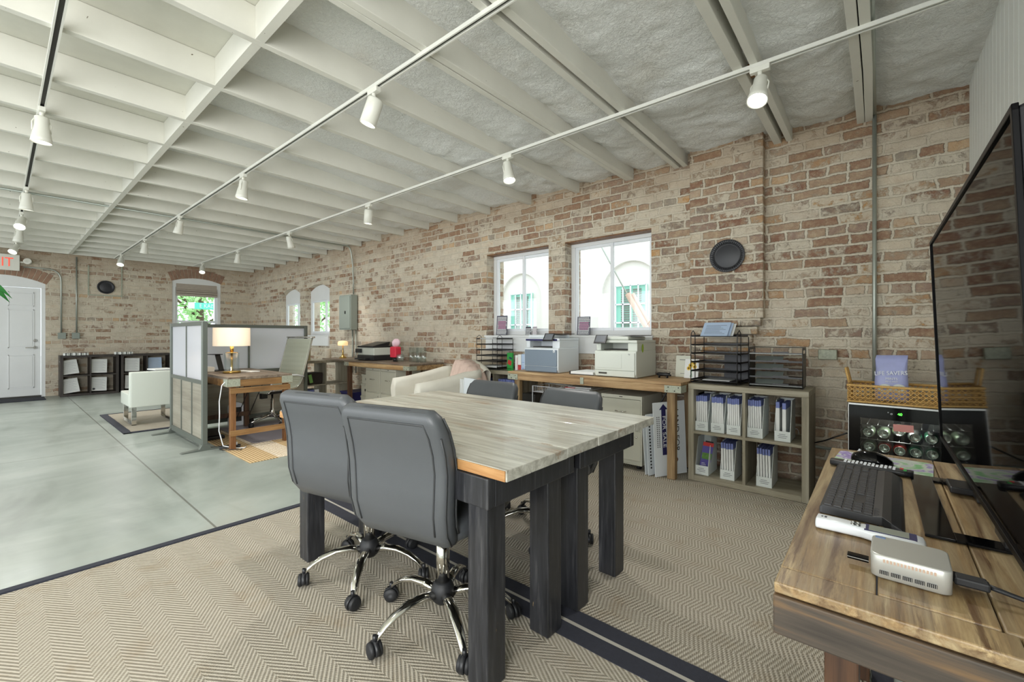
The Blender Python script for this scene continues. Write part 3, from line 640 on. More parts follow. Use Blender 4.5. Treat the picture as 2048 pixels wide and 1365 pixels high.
# ================= rugs =================
def rug(x0, x1, y0, y1, label, bw0=.075, bw1=.085, mt='sisal'):
    r = root('area_rug', label, 'rug', ((x0+x1)/2, (y0+y1)/2, 0), group=None); L = (x1-x0)/2; D = (y1-y0)/2
    b = B(); b.grid(lambda u, v: Vector((-L+.06+(2*L-.12)*u, -D+.06+(2*D-.12)*v, .0095+.0008*noise.noise(Vector((u*9, v*9, 1))))), 40, 40); b.box(-L+.06, L-.06, -D+.06, D-.06, 0, .008); ob('woven_field', b, M[mt], r)
    b = B()
    def strip(p0, p1, inn, w):
        n = 60; p0 = Vector(p0); p1 = Vector(p1); inn = Vector(inn); rs = []
        for i in range(n+1):
            p = p0.lerp(p1, i/n); ww = w+.006*noise.noise(Vector((p.x*5, p.y*5, 7))); z = .011
            rs.append([p, p+Vector((0, 0, z)), p+inn*ww+Vector((0, 0, z+.001)), p+inn*ww])
        b.rings(rs, sm=False)
    strip((-L, -D, 0), (L, -D, 0), (0, 1, 0), bw0); strip((-L, D, 0), (L, D, 0), (0, -1, 0), bw1)
    strip((-L, -D, 0), (-L, D, 0), (1, 0, 0), .045); strip((L, -D, 0), (L, D, 0), (-1, 0, 0), .055)
    ob('binding', b, M['rugb'], r); return r
rug(-3.03, .035, -.95, 1.478, 'sisal herringbone rug with black binding nearest the concrete aisle')
rug(-3.03, .035, 1.488, 3.93, 'sisal rug with black binding under shelf unit and worktop', mt='sisal2')
b = B(); n = 80
b.rings([[(x_, 1.478-.004+.004*noise.noise(Vector((x_*3, 0, 0))), .0112), (x_, 1.490+.004*noise.noise(Vector((x_*3, 5, 0))), .0114), (x_, 1.490, .0105), (x_, 1.478, .0105)] for x_ in [-3.0+3.0*i/n for i in range(n+1)]], sm=False)
tag(ob('seam_tape', b, M['tape']), 'pale strip of tape along the seam between the two sisal rugs', 'tape')
def slab(name, x0, x1, y0, y1, h, m, label, cat):
    b = B(); b.box(-(x1-x0)/2, (x1-x0)/2, -(y1-y0)/2, (y1-y0)/2, 0, h)
    return tag(ob(name, b, m, bev=.003, loc=((x0+x1)/2, (y0+y1)/2, 0)), label, cat)
slab('jute_rug', -6.25, -4.345, 1.47, 3.25, .008, M['jute'], 'braided golden jute rug with white diamonds under cubicle desk', 'rug')
b = B(); b.prism([(x_, y_) for x_, y_ in rr2(1.15, 1.15, .05)], 'z', 0, .004)
tag(ob('chair_mat', b, M['mat'], loc=(-5.66, 2.33, .0085)), 'smooth lilac grey chair mat on the jute rug', 'chair mat')
r = rug(-8.6, -6.75, .95, 2.6, 'small herringbone rug beneath the white guest chair'); 

# ================= work tables =================
def work_table(y0, y1, cuts, l0, l1, label):
    X0, X1, zt = -2.47, -.85, .755; r = root('work_table', label, 'table', ((X0+X1)/2, (y0+y1)/2, 0.0115)); cx, cy = (X0+X1)/2, (y0+y1)/2
    Z = -.0115; b = B()
    for a, c in zip(cuts[:-1], cuts[1:]):
        dz = rnd.uniform(-.0015, .0015); b.box(X0-cx+rnd.uniform(0, .006), X1-cx-rnd.uniform(0, .006), a-cy+.0018, c-cy-.0018, zt-.036+dz+Z, zt+dz+Z)
    ob('tabletop', b, M['ttop'], r, bev=.002)
    if y0 < 1.2:
        b = B(); b.box(X0-cx+.008, X1-cx-.006, y0-cy-.0015, y0-cy+.002, zt-.035+Z, zt-.003+Z); ob('raw_edge', b, M['rawpine'], r, label='unpainted pine front edge')
    xa, xb = -2.29-cx, -.955-cx; za, zb = zt-.135+Z, zt-.038+Z; b = B()
    b.box(xa-.03, xb+.036, l0-cy-.036, l0-cy-.001, za, zb); b.box(xa-.03, xb+.036, l1-cy+.001, l1-cy+.036, za, zb)
    b.box(xb+.001, xb+.036, l0-cy, l1-cy, za, zb); b.box(xa-.036, xa-.001, l0-cy, l1-cy, za, zb); ob('apron', b, M['black_t'], r, bev=.004)
    for x in (xa, xb-.09):
        for y in (l0-cy, l1-cy-.09):
            b = B(); b.box(x, x+.09, y, y+.09, 0, zb); ob('leg', b, M['black_t'], r, bev=.005)
work_table(.98, 1.536, (.98, 1.104, 1.315, 1.536), 1.007, 1.43, 'whitewashed plank table with black legs, on the near chairs side')
work_table(1.540, 2.095, (1.540, 1.70, 1.869, 2.095), 1.548, 1.975, 'whitewashed plank table with black legs, on the window wall side')

# ================= grey office chairs =================
def office_chair(dz, a0, label, loc, rz):
    r = root('office_chair', label, 'office chair', loc, rz, 'grey task chairs around the work tables'); A = R(a0)-rz
    b = B(); b.lathe([(0, .085), (.03, .085), (.044, .10), (.047, .125), (.044, .145), (.034, .165), (.03, .168), (0, .168)]); ob('hub', b, M['rubber'], r)
    for k in range(5):
        a = A+2*PI*k/5; c, s_ = math.cos(a), math.sin(a); b = B(); rs = []
        for rad, z, w, h in ((.035, .122, .020, .016), (.09, .134, .021, .015), (.15, .133, .021, .013), (.21, .114, .019, .012), (.25, .090, .016, .012), (.272, .070, .013, .012), (.280, .056, .010, .010)):
            rs.append([(c*(rad+h*.6*math.sin(t)*0)-s_*w*math.cos(t), s_*rad+c*w*math.cos(t), z+h*math.sin(t)) for t in [2*PI*q/12 for q in range(12)]])
        b.rings(rs); ob('base_spoke', b, M['chrome'], r)
        # caster: twin wheels under a hood
        b = B(); t = Matrix.Translation((c*.285, s_*.285, .029)) @ Matrix.Rotation(a+.9*k+.4, 4, 'Z')
        w_ = Matrix.Rotation(PI/2, 4, 'Y')
        for sx in (-1, 1): b.lathe([(0, -.010), (.020, -.011), (.0265, -.008), (.0285, 0), (.0265, .006), (.012, .008), (0, .008)], n=20, M=t @ Matrix.Translation((sx*.0145, 0, 0)) @ w_)
        cs = ob('caster', b, M['rubber'], r); b = B()
        b.rings([[t @ Vector((x_, .032*math.cos(q), .031*math.sin(q)+.0)) for q in [R(200-10*i) for i in range(24)]] for x_ in (-.008, .008)], cap=True); b.cyl(t @ Vector((0, 0, .025)), t @ Vector((0, 0, .05)), .008, 8); ob('caster_hood', b, M['plastic'], cs)
    b = B(); b.cyl((0, 0, .16), (0, 0, .345+dz), .0265, 20); ob('gas_lift', b, M['chrome'], r)
    b = B(); b.cyl((0, 0, .345+dz), (0, 0, .36+dz), .029, 20); b.cyl((0, 0, .36+dz), (0, 0, .41+dz), .016, 16); ob('lift_collar', b, M['rubber'], r)
    b = B(); b.cb((0, 0, .415+dz), (.17, .22, .03)); b.tube([(.05, .03, .412+dz), (.18, .03, .408+dz), (.22, .04, .405+dz)], .005, 6); ob('tilt_mechanism', b, M['plastic'], r, bev=.006)
    # seat cushion
    def sweep(path, cap=True):
        rs = []
        for i, (y, z, hw, th) in enumerate(path):
            p0 = path[max(0, i-1)]; p1 = path[min(len(path)-1, i+1)]; t = Vector((0, p1[0]-p0[0], p1[1]-p0[1])).normalized(); nn = Vector((0, -t.z, t.y))
            rs.append([Vector((u, y, z+dz))+nn*v for u, v in rr2(hw*2, th, min(hw, th/2)*.92, 5)])
        return rs
    b = B(); b.rings(sweep([(.235, .458, .13, .012), (.232, .46, .18, .045), (.215, .466, .20, .07), (.15, .474, .215, .082), (.0, .472, .22, .085), (-.12, .470, .218, .085), (-.175, .474, .212, .075), (-.20, .48, .19, .04)]))
    ob('seat', b, M['leather'], r)
    P = [(-.168, .452, .17, .02), (-.180, .450, .195, .055), (-.205, .462, .206, .072), (-.232, .50, .212, .076), (-.246, .56, .218, .076), (-.248, .63, .222, .074), (-.250, .70, .225, .072), (-.262, .77, .225, .070), (-.282, .83, .222, .066), (-.303, .875, .214, .060), (-.315, .897, .198, .046), (-.320, .905, .175, .018)]
    b = B(); b.rings(sweep(P)); bk = ob('backrest', b, M['leather'], r)
    # raised piping: outline on rear panel and around the edge
    def off(i, fx, fn):
        y, z, hw, th = P[i]; p0 = P[max(0, i-1)]; p1 = P[min(len(P)-1, i+1)]; t = Vector((0, p1[0]-p0[0], p1[1]-p0[1])).normalized(); nn = Vector((0, -t.z, t.y))
        return Vector((fx(hw), y, z+dz))+nn*(th/2*fn)
    b = B()
    for fn in (1.01,):
        L_ = [off(i, lambda h: -(h-.048), fn) for i in range(3, 10)]; R_ = [off(i, lambda h: h-.048, fn) for i in range(3, 10)]
        b.tube([L_[0]] + L_[1:] + list(reversed(R_)), .0035, 6)
    for s_ in (-1, 1): b.tube([off(i, lambda h: s_*h, -.55) for i in range(2, 10)], .0035, 6); b.tube([off(i, lambda h: s_*(h-.006), .75) for i in range(2, 9)], .003, 6)
    b.tube([off(10, lambda h: -h*.8, 0), off(11, lambda h: -h*.5, .2), off(11, lambda h: h*.5, .2), off(10, lambda h: h*.8, 0)], .003, 6)
    ob('piping', b, M['leather2'], bk)
    return r
zr = .0115
office_chair(0, 46, 'grey leather office chair in front, nearest the camera, with its back turned', (-1.335, 1.15, zr), R(13))
office_chair(0, 27, 'grey leather office chair behind the nearest one on the same side of table', (-1.885, 1.16, zr), R(13))
office_chair(-.105, 10, 'grey office chair across the table beside white cabinets, right of the pair', (-1.50, 2.05, zr), R(178))
office_chair(-.095, 30, 'grey office chair across the table in front of left shelf unit', (-2.13, 2.03, zr), R(183))

# ================= right-hand desk with screen =================
DZ = .75
r = root('rustic_desk', 'rustic plank desk carrying the big black screen at right', 'desk', (.15, 1.4, 0))
b = B()
for x0, x1 in ((-.285, -.155), (-.153, -.02), (-.018, .12), (.122, .275)):
    b.box(x0, x1, -.50, .57, DZ-.02, DZ+rnd.uniform(-.0008, .0008))
b.box(-.285, -.005, -.565, -.503, DZ-.018, DZ); b.box(-.003, .275, -.565, -.503, DZ-.018, DZ-.0005); ob('desktop', b, M['rusty'], r, bev=.003)
b = B(); b.box(-.286, .275, -.568, -.54, DZ-.085, DZ-.0205); b.box(-.286, -.262, -.5395, .5445, DZ-.085, DZ-.0205); b.box(-.286, .275, .545, .57, DZ-.085, DZ-.0205); ob('edge_apron', b, M['darkedge'], r, bev=.003)
for x, y in ((-.222, -.5), (.2, -.5), (-.222, .46), (.2, .46)):
    b = B(); b.box(x, x+.046, y, y+.06, .01 if x < 0 else 0, DZ-.021); ob('leg', b, M['oakdark'], r, bev=.003)
# television
r = root('television', 'large glossy black flat screen standing on rustic desk', 'television', (.158, 1.415, DZ+.002), rot=(0, 0, R(.4)))
tvb = mat('tv_black', (7, 7, 8), .35, spec=.08)
Mt = Matrix.Translation((0, 0, .072)) @ Matrix.Rotation(R(-2.2), 4, 'Y')
b = B(); b.box(0, .028, -.555, .555, 0, .64, 0, Mt); b.box(.028, .06, -.45, .45, .03, .4, 0, Mt); ob('rear_housing', b, mat('tv_housing', (22, 23, 27), .3, spec=.3), r, bev=.006)
b = B(); b.box(-.0025, 0, -.546, .546, .012, .631, 0, Mt); scm = mat('screen_glass', (8, 8, 9), .03, spec=.18); scm.node_tree.nodes['Principled BSDF'].inputs['IOR'].default_value = 1.16; ob('screen', b, scm, r)
b = B()
for y0, y1, z0, z1 in ((-.556, -.546, 0, .641), (.546, .556, 0, .641), (-.556, .556, 0, .012), (-.556, .556, .631, .641)): b.box(-.006, .001, y0, y1, z0, z1, 0, Mt)
ob('bezel', b, tvb, r, bev=.001)
b = B(); b.box(-.09, -.045, -.20, .30, 0, .006); b.box(.13, .16, -.20, .30, 0, .006); b.box(-.045, .13, -.20, -.155, 0, .006); b.box(-.045, .13, .255, .30, 0, .006); ob('stand_base', b, M['gloss'], r, bev=.001)
b = B(); b.box(.02, .075, .10, .26, .004, .09); b.box(-.02, .03, .16, .25, .004, .02); ob('stand_neck', b, M['black'], r, bev=.003); b = B(); b.box(.02, .075, -.19, -.1, .004, .09); ob('stand_neck', b, M['black'], r, bev=.003)
# keyboard: keys sit left, wide palm rest right
KB = root('keyboard', 'black full-size keyboard on rustic desk beside the screen', 'keyboard', (-.028, 1.435, DZ+.002), R(-1))
b = B(); rs = []
for x, z0, z1 in ((-.075, .001, .013), (-.07, 0, .019), (.02, 0, .016), (.035, 0, .019), (.05, 0, .016), (.066, 0, .008), (.072, 0, .002)):
    rs.append([(x, -.215-(.02 if x > .04 else 0), z0), (x, .215, z0), (x, .213, z1), (x, -.213-(.02 if x > .04 else 0), z1)])
b.rings(rs, sm=False); ob('keyboard_case', b, M['plastic'], KB, bev=.002)
km = mat('key_black', (44, 45, 48), .5); kme = None
cols = []; y = -.208
for c in range(22):
    if c in (4, 7): y += .004
    cols.append(y); y += .0187
for rw in range(6):
    x = -.068+rw*.0178
    c = 0
    while c < 22:
        w = 1
        if rw == 5 and c == 11: w = 6
        elif c == 20 and rw > 0: w = 2
        if len(KB.children) > 96: break
        if not (c in (4, 5, 6) and rw in (3,)) and not (rw in (1, 3, 5) and c == 19):
            y0 = cols[c]+.001; y1 = cols[min(21, c+w-1)]+.0172
            if rw > 0 and c in (13, 15) and w == 1: y1 += .0187; w = 2
            zt = .0215-.0006*rw
            b = B(); b.rings([[(x, y0, .016), (x+.0165, y0, .015), (x+.0165, y1, .015), (x, y1, .016)], [(x+.0015, y0+.0015, zt), (x+.0145, y0+.0015, zt-.0008), (x+.0145, y1-.0015, zt-.0008), (x+.0015, y1-.0015, zt)]], sm=False)
            ob('key', b, km, KB)
        c += w
# remote controls
r = root('remote_control', 'long black remote with white and coloured buttons across the keyboard end', 'remote', (-.022, 1.703, DZ+.002), R(-4))
b = B(); rs = [[(x, v, z*.9+.009) for v, z in rr2(w, .017, .006, 3)] for x, w in ((-.098, .03), (-.095, .042), (-.05, .044), (.06, .044), (.09, .04), (.096, .028))]; b.rings(rs); ob('remote_body', b, M['plastic'], r)
b = B()
for i in range(13):
    for j in range(3):
        if (i*3+j) % 7 != 5: b.cb((-.06+i*.0095, -.012+j*.012, .0178), (.006, .008, .0022))
ob('buttons', b, M['vinyl'], r); b = B(); b.cb((.07, .008, .0178), (.008, .008, .003)); ob('red_button', b, M['red'], r); b = B(); b.cb((.078, -.006, .0178), (.007, .012, .003)); ob('green_button', b, M['green'], r)
r = root('handheld_remote', 'white handheld remote with grey display in front of keyboard', 'remote', (-.02, 1.135, DZ+.002), R(-1))
b = B(); rs = [[(x, v+o_, z*1.0+h/2) for v, z in rr2(w, h, .007, 4)] for x, w, h, o_ in ((-.085, .028, .016, 0), (-.082, .038, .022, 0), (-.04, .036, .022, 0), (-.01, .034, .021, 0), (.01, .046, .02, 0), (.03, .052, .02, 0), (.07, .052, .02, 0), (.083, .046, .018, 0), (.087, .034, .012, 0))]; b.rings(rs); ob('remote_body', b, M['vinyl'], r)
b = B(); b.cb((.035, .0, .0200), (.078, .036, .0012)); sc_ = ob('display_surround', b, M['navy'], r); b = B(); b.cb((.033, 0, .0209), (.06, .030, .001)); ob('display', b, mat('lcd_grey', (142, 148, 138), .3), sc_)
b = B()
for x, y in ((-.02, .006), (-.012, .006), (-.02, -.007), (-.012, -.007)): b.lathe([(.004, .021), (.004, .0235), (0, .0235)], (x-.002, y, 0), 12)
ob('buttons', b, M['steel'], r); b = B(); b.cb((-.068, 0, .0222), (.004, .01, .0006)); b.cb((-.074, 0, .0222), (.003, .006, .0006)); ob('printed_mark', b, M['ink'], r)
r = root('computer_mouse', 'glossy black mouse on the printed mouse pad', 'mouse', (-.02, 1.80, DZ+.0055), R(-6))
b = B(); rs = []
for x, w, h in ((-.052, .02, .012), (-.046, .045, .022), (-.02, .058, .034), (.01, .056, .034), (.035, .05, .024), (.05, .034, .012), (.053, .016, .006)):
    rs.append([(x, w/2*math.cos(t)*-1, h*math.sin(t)) for t in [PI*k/12 for k in range(13)]])
b.rings(rs); ob('mouse_shell', b, M['gloss'], r)
text('mouse_logo', 'hp', .011, M['vinyl'], r, (-.032, 0, .0325), (R(0), R(-28), R(90)), .0003)
b = B(); rs = [[(u, v, z) for u, v in rr2(.235, .19, .02, 5)] for z in (0, .003)]; b.rings(rs, sm=False); tag(ob('mouse_pad', b, M['pad'], loc=(.005, 1.815, DZ+.002), rot=(0, 0, R(-4))), 'green and violet printed mouse pad at the far end of rustic desk', 'mouse pad')
# mini pc
r = root('mini_computer', 'silver mini computer with rear ports on rustic desk corner', 'computer', (.038, 1.003, DZ+.002), R(-1))
b = B(); rs = [[(u, v, z) for u, v in rr2(.1-i_, .094-i_, .012, 5)] for z, i_ in ((0, .006), (.002, .001), (.036, 0), (.0385, .002), (.039, .005))]; b.rings(rs); ob('computer_case', b, M['silver'], r)
b = B()
for k in range(5): b.cb((-.032+k*.0145, -.0472, .011), (.0115, .002, .006))
ob('port_vents', b, M['black'], r); b = B()
for k in range(5):
    for j in range(5): b.cb((-.0362+k*.0145+j*.0022, -.0484, .011), (.0005, .001, .0056))
ob('vent_slats', b, M['silver'], r)
b = B()
for k in range(15): b.cb((-.032+k*.0044, -.0471, .0305), (.0026, .0015, .005))
ob('copper_fins', b, mat('copper_fin', (214, 186, 166), .3, .6), r)
b = B(); b.cb((-.038, .036, .0394), (.014, .008, .0006)); ob('blue_sticker', b, mat('sticker_blue', (110, 134, 176), .5), r)
r = root('usb_stick', 'black usb stick plugged into left side of mini computer', 'usb stick', (-.028, .992, DZ+.014)); b = B(); b.cb((-.002, 0, 0), (.03, .013, .008)); ob('stick_body', b, M['gloss'], r, bev=.001); b = B(); b.cb((-.002, -.0067, 0), (.03, .0005, .0012)); ob('metal_stripe', b, M['steel'], r)
for k, (dy, z, pts) in enumerate((((0), .02, [(.13, .99, .77), (.17, .985, .765), (.25, .96, .758), (.34, .90, .757), (.42, .86, .757)]), (0, .02, [(.13, 1.01, .765), (.17, 1.0, .76), (.21, .955, .757), (.24, .92, .757), (.27, .875, .757), (.33, .85, .757)]))):
    r = root('power_cable', ('black cable with thick plug running right from mini computer', 'thin black cable curling toward the desk edge from mini computer')[k], 'cable', (0, 0, 0))
    b = B(); p = pts[0]; b.cb((p[0]-.02, p[1], p[2]), (.04, .018, .013)); ob('plug', b, M['rubber'], r, bev=.003)
    b = B(); q_ = []
    for i in range(len(pts)-1):
        for t in range(5): q_.append(Vector(pts[i]).lerp(Vector(pts[i+1]), t/5))
    b.tube(q_, .0036-.001*k, 8); ob('cord', b, M['rubber'], r)
r = root('waste_bin', 'white rounded bin with black lid on concrete under rustic desk', 'bin', (.27, 1.5, 0))
b = B(); b.lathe([(.0, 0), (.09, 0), (.11, .02), (.13, .15), (.135, .27)], cap=False); ob('bin_body', b, M['white'], r); b = B(); b.lathe([(.137, .268), (.139, .285), (.12, .30), (0, .305)], cap=False); ob('bin_lid', b, M['plastic'], r)
# ================= cube shelving =================
def cubes(label, cx, y0, z, w, d, h, mats, rz=0, cols=2, rows=2, loc=None, cat='shelf unit'):
    """open cube shelf; local front at y=0 looking -y, width along x"""
    mz, mx = mats; r = root('cube_shelf', label, cat, loc or (cx, y0, z), rz); t = .042; ti = .02; L = w/2
    for x0, x1 in ((-L, -L+t), (L-t, L)):
        b = B(); b.box(x0, x1, 0, d, 0, h-t); ob('side_panel', b, mz, r, bev=.002)
    b = B(); b.box(-L, L, 0, d, h-t+.0004, h); ob('top_panel', b, mx, r, bev=.002)
    b = B(); b.box(-L+t+.0003, L-t-.0003, .001, d, 0, t); ob('bottom_panel', b, mx, r, bev=.002)
    iw = (w-2*t-(cols-1)*ti)/cols; ih = (h-2*t-(rows-1)*ti)/rows
    for k in range(1, rows): b = B(); b.box(-L+t+.0003, L-t-.0003, .003, d-.001, t+ih*k+ti*(k-1), t+ih*k+ti*k); ob('shelf_board', b, mx, r, bev=.001)
    for k in range(1, cols):
        for j in range(rows):
            b = B(); b.box(-L+t+iw*k+ti*(k-1), -L+t+iw*k+ti*k, .002, d-.001, t+(ih+ti)*j+.0004, t+(ih+ti)*j+ih-.0004); ob('divider', b, mz, r, bev=.001)
    return r
G2 = (M['greyw'], M['greywx'])
RZ = .012
cubes('weathered grey four cube shelf filled with white magazine files, below wire trays', -.768, 3.555, RZ, .80, .385, .763, G2)
cubes('weathered grey cube shelf behind the far grey chair, left of the worktop', -3.38, 3.66, RZ, .80, .37, .748, G2)
cubes('grey cube shelf holding dark wicker basket at the cubicle end', 0, 0, 0, .80, .39, .765, (M['greyw'], M['greywy']), R(90), loc=(-6.70, 3.36, 0))
ES = (M['espresso'], M['espresso'])
cubes('dark brown cube shelf on far wall, nearer the white door', 0, 0, 0, .825, .37, .775, ES, R(90), loc=(-11.70, 1.165, 0))
cubes('dark brown cube shelf on far wall, farther from the white door', 0, 0, 0, .825, .37, .775, ES, R(90), loc=(-11.70, 2.02, 0))

# ---- magazine files with brochures ----
T_ = .042; IH = (.763-2*T_-.02)/2
UP = RZ+T_+IH+.02; LO = RZ+T_
def mfile(x, y, z, w, n, kind, label, where, rz=0):
    r = root('magazine_file', label, 'magazine file', (x, y, z), rz, 'white magazine files'); t = .003; d = .235; h = .285; lo = .072
    for s_ in (-1, 1):
        b = B(); xx = s_*(w/2-t/2); b.prism([(0, 0), (d, 0), (d, h), (d*.32, h), (.0, lo)], 'x', xx-t/2, xx+t/2); ob('side_wall', b, M['card'], r)
    b = B(); b.box(-w/2+t, w/2-t, 0, t, .0, lo); b.box(-w/2+t, w/2-t, d-t, d, 0, h); b.box(-w/2+t, w/2-t, t, d-t, 0, t); ob('front_lip', b, M['card'], r)
    b = B()
    for k, ln in enumerate((.4, .62, .5)): b.cb((rnd.uniform(-.004, .004), -.0004, .05-.012*k), (w*ln, .0008, .003))
    ob('handwritten_label', b, M['ink'], r)
    iw = w-2*t-.006; g = 'brochures in the '+where
    for k in range(n):
        th = min(.013, iw/n*.80) if n > 2 else .022; xx = -iw/2+th/2+(iw-th)*(k/max(1, n-1))*(.96 if n > 2 else .62); hh = .272-rnd.uniform(0, .006)
        if kind == 'mag':
            if k == 0: continue
        bb = B(); col = 0
        c, s_ = math.cos(rz), math.sin(rz); lean = R(1.2) if n > 2 else 0
        Mt = Matrix.Rotation(-lean if n > 2 else 0, 4, 'Y')
        bb.box(-th/2, th/2, 0, .205, 0, hh-.044, 0, Mt); bb.box(-th/2, th/2, 0, .205, hh-.044, hh, 1, Mt)
        o = ob('brochure', bb, (M['paper'], M['blue']), None, loc=(x+xx*c, y+.020+xx*s_, z+.004), rot=(0, 0, rz))
        tag(o, 'white brochure with blue top standing in the '+where, 'brochure', g)
    return r
ups = ((-1.08, .098, 6, 'leftmost file of the upper row'), (-.962, .096, 7, 'second file from left of the upper row'), (-.848, .096, 6, 'third file from left of the upper row'), (-.704, .1, 6, 'file right of the upper divider'), (-.53, .098, 2, 'rightmost file of the upper row'))
for x, w, n, wh in ups: mfile(x, 3.60, UP+.001, w, n, 0, 'white cardboard magazine file, the '+wh, wh)
mfile(-.892, 3.60, LO+.001, .1, 5, 0, 'white cardboard magazine file in the middle of the lower row', 'middle file of the lower row')
mfile(-.645, 3.60, LO+.001, .1, 5, 0, 'white cardboard magazine file, rightmost of the lower row', 'rightmost file of the lower row')
mfile(-1.078, 3.60, LO+.001, .1, 0, 0, 'white magazine file holding coloured magazines, lower left', 'lower left')
for k, (nm_, lb) in enumerate((('magazine', 'violet magazine with red top leaning in the lower left file'), ('magazine', 'dark spined magazine behind the violet one in lower left file'))):
    r = root(nm_, lb, 'magazine', (-1.108+.012*k, 3.615+.01*k, LO+.006), rot=(0, R(9), R(28)))
    b = B(); b.box(0, .078-.02*k, 0, .006, 0, .255+.008*k); ob('cover', b, M['violet'] if k == 0 else M['black'], r)
    if k == 0:
        b = B(); b.box(0, .078, -.001, 0, .225, .255); ob('red_banner', b, M['red'], r); b = B(); b.box(.004, .076, -.001, 0, .12, .17); ob('landscape_photo', b, M['grasspic'], r)
        b = B()
        for q_ in range(4): b.box(.01, .06-.008*q_, -.001, 0, .05+.012*q_, .053+.012*q_)
        ob('cover_text', b, M['paper'], r)
# ---- brochures in left shelf and in cubicle shelf ----
for n, x0, x1, y, zz, h, mt, lb, gp in ((7, -3.70, -3.58, 3.70, .42, .262, (M['violet'], M['red']), 'violet magazine with red top on upper left of shelf behind the far chair', 'violet magazines in left shelf unit'),
        (5, -3.55, -3.47, 3.70, .42, .255, (M['paper'], M['blue']), 'white brochure with blue top beside the violet magazines', 'white brochures beside the violet magazines'),
        (11, -3.34, -3.10, 3.70, .42, .26, (M['paper'], M['blue']), 'white brochure with blue top in the cube next to the worktop', 'white brochures in the right cube of left shelf')):
    for k in range(n):
        b = B(); th = (x1-x0)/n*.86; b.box(-th/2, th/2, 0, .2, 0, h-.06); b.box(-th/2, th/2, 0, .2, h-.06, h, 1); hh = rnd.uniform(-.004, .004)
        tag(ob('brochure' if mt[0] == M['paper'] else 'magazine', b, mt, loc=(x0+(x1-x0)*(k+.5)/n, y+rnd.uniform(0, .008), .394+.006)), lb, 'brochure', gp)
for k, mt in enumerate((M['blue'], M['blue'], M['paper'])):
    b = B(); b.box(-.2, 0, -.035, .035, 0, .27); b2 = None
    tag(ob('binder', b, mt, loc=(-6.74, 3.075+.078*k, .0425), bev=.002), ('blue box file farthest left in lower cube of cubicle end shelf', 'blue box file beside the white one in cubicle end shelf', 'white box file in lower cube of cubicle end shelf')[k], 'binder')
r = root('wicker_basket', 'dark wicker basket with green tag in cubicle end shelf', 'basket', (-6.73, 3.175, .4)); b = B()
b.rings([[(-x, y, z) for x, y in ((0, -w), (.26, -w), (.26, w), (0, w))] for z, w in ((0, .135), (.16, .145), (.17, .148))], sm=False); ob('basket_body', b, M['basket'], r, bev=.008)
b = B(); b.cb((.008, -.05, .085), (.004, .05, .13), (R(12), 0, 0)); ob('green_tag', b, mat('green_tag', (130, 180, 100), .8), r)
r = root('storage_tub', 'dark blue tub on floor between cubicle end shelf and corner desk', 'tub', (-6.42, 3.72, 0)); b = B(); b.rings([[(x, y, z) for x, y in rr2(w, w, .03)] for z, w in ((0, .30), (.25, .36))], sm=False); ob('tub_body', b, M['navy'], r); b = B(); b.rings([[(x, y, z) for x, y in rr2(w, w, .03)] for z, w in ((.25, .38), (.27, .38))], sm=False); ob('tub_lid', b, M['navy'], r)

# ---- items on far dark shelves ----
for k, (y, z, a) in enumerate(((.90, .42, 8), (1.29, .42, -2), (.91, .065, 8), (1.285, .065, -2), (1.79, .42, -2), (2.16, .42, 0), (1.79, .065, -3))):
    r = root('framed_sheet', ('printed sheet, tilted, upper left cube nearest the door', 'printed sheet, upper right cube of shelf nearer the door', 'printed sheet, tilted, lower left cube nearest the door', 'printed sheet with round seal, lower right cube of shelf nearer the door', 'printed sheet, upper left cube of shelf farther from door', 'pale blue sheet in upper right cube of shelf farther from door', 'printed sheet, lower left cube of shelf farther from door')[k], 'printed sheet', (-11.775, y, z), rot=(R(a), R(-8), 0))
    b = B(); b.box(-.004, .004, -.115, .115, 0, .27); ob('sheet', b, M['paperb'] if k == 5 else M['paper'], r)
    b = B()
    for q_ in range(11): b.box(.0041, .0046, -.09, .09-(q_ % 3)*.02, .04+q_*.018, .044+q_*.018)
    ob('print_lines', b, mat('faint_print', (170, 174, 180), .8), r)
    if k == 3: b = B(); b.lathe([(.02, 0), (0, .001)], M=Matrix.Translation((.005, -.07, .04)) @ Matrix.Rotation(PI/2, 4, 'Y')); ob('round_seal', b, M['ink'], r)
for k in range(13):
    y = .86+k*.045+(.38 if k > 6 else 0)+(.02*(k % 3)); b = B(); b.lathe([(.0, 0), (.026, 0), (.026, .07), (.02, .075), (0, .075)], n=12, M=Matrix.Rotation(PI/2, 4, 'X'), cap=False)
    r = root('paper_roll', 'small rolled white sheet on top of the dark shelf %s the door' % ('nearer' if k <= 6 else 'farther from'), 'paper roll', (-11.62-.05*(k % 2), y+.0*k, .775+.0265), rz=.1*(k % 3-1), group='small rolls on the shelf %s the door' % ('nearer' if k <= 6 else 'farther from'))
    ob('roll', b, M['paper'], r); b = B(); b.lathe([(.0265, -.0), (.0265, .012)], n=12, M=Matrix.Translation((0, -.03, 0)) @ Matrix.Rotation(PI/2, 4, 'X'), cap=False); ob('dark_band', b, M['black'], r)

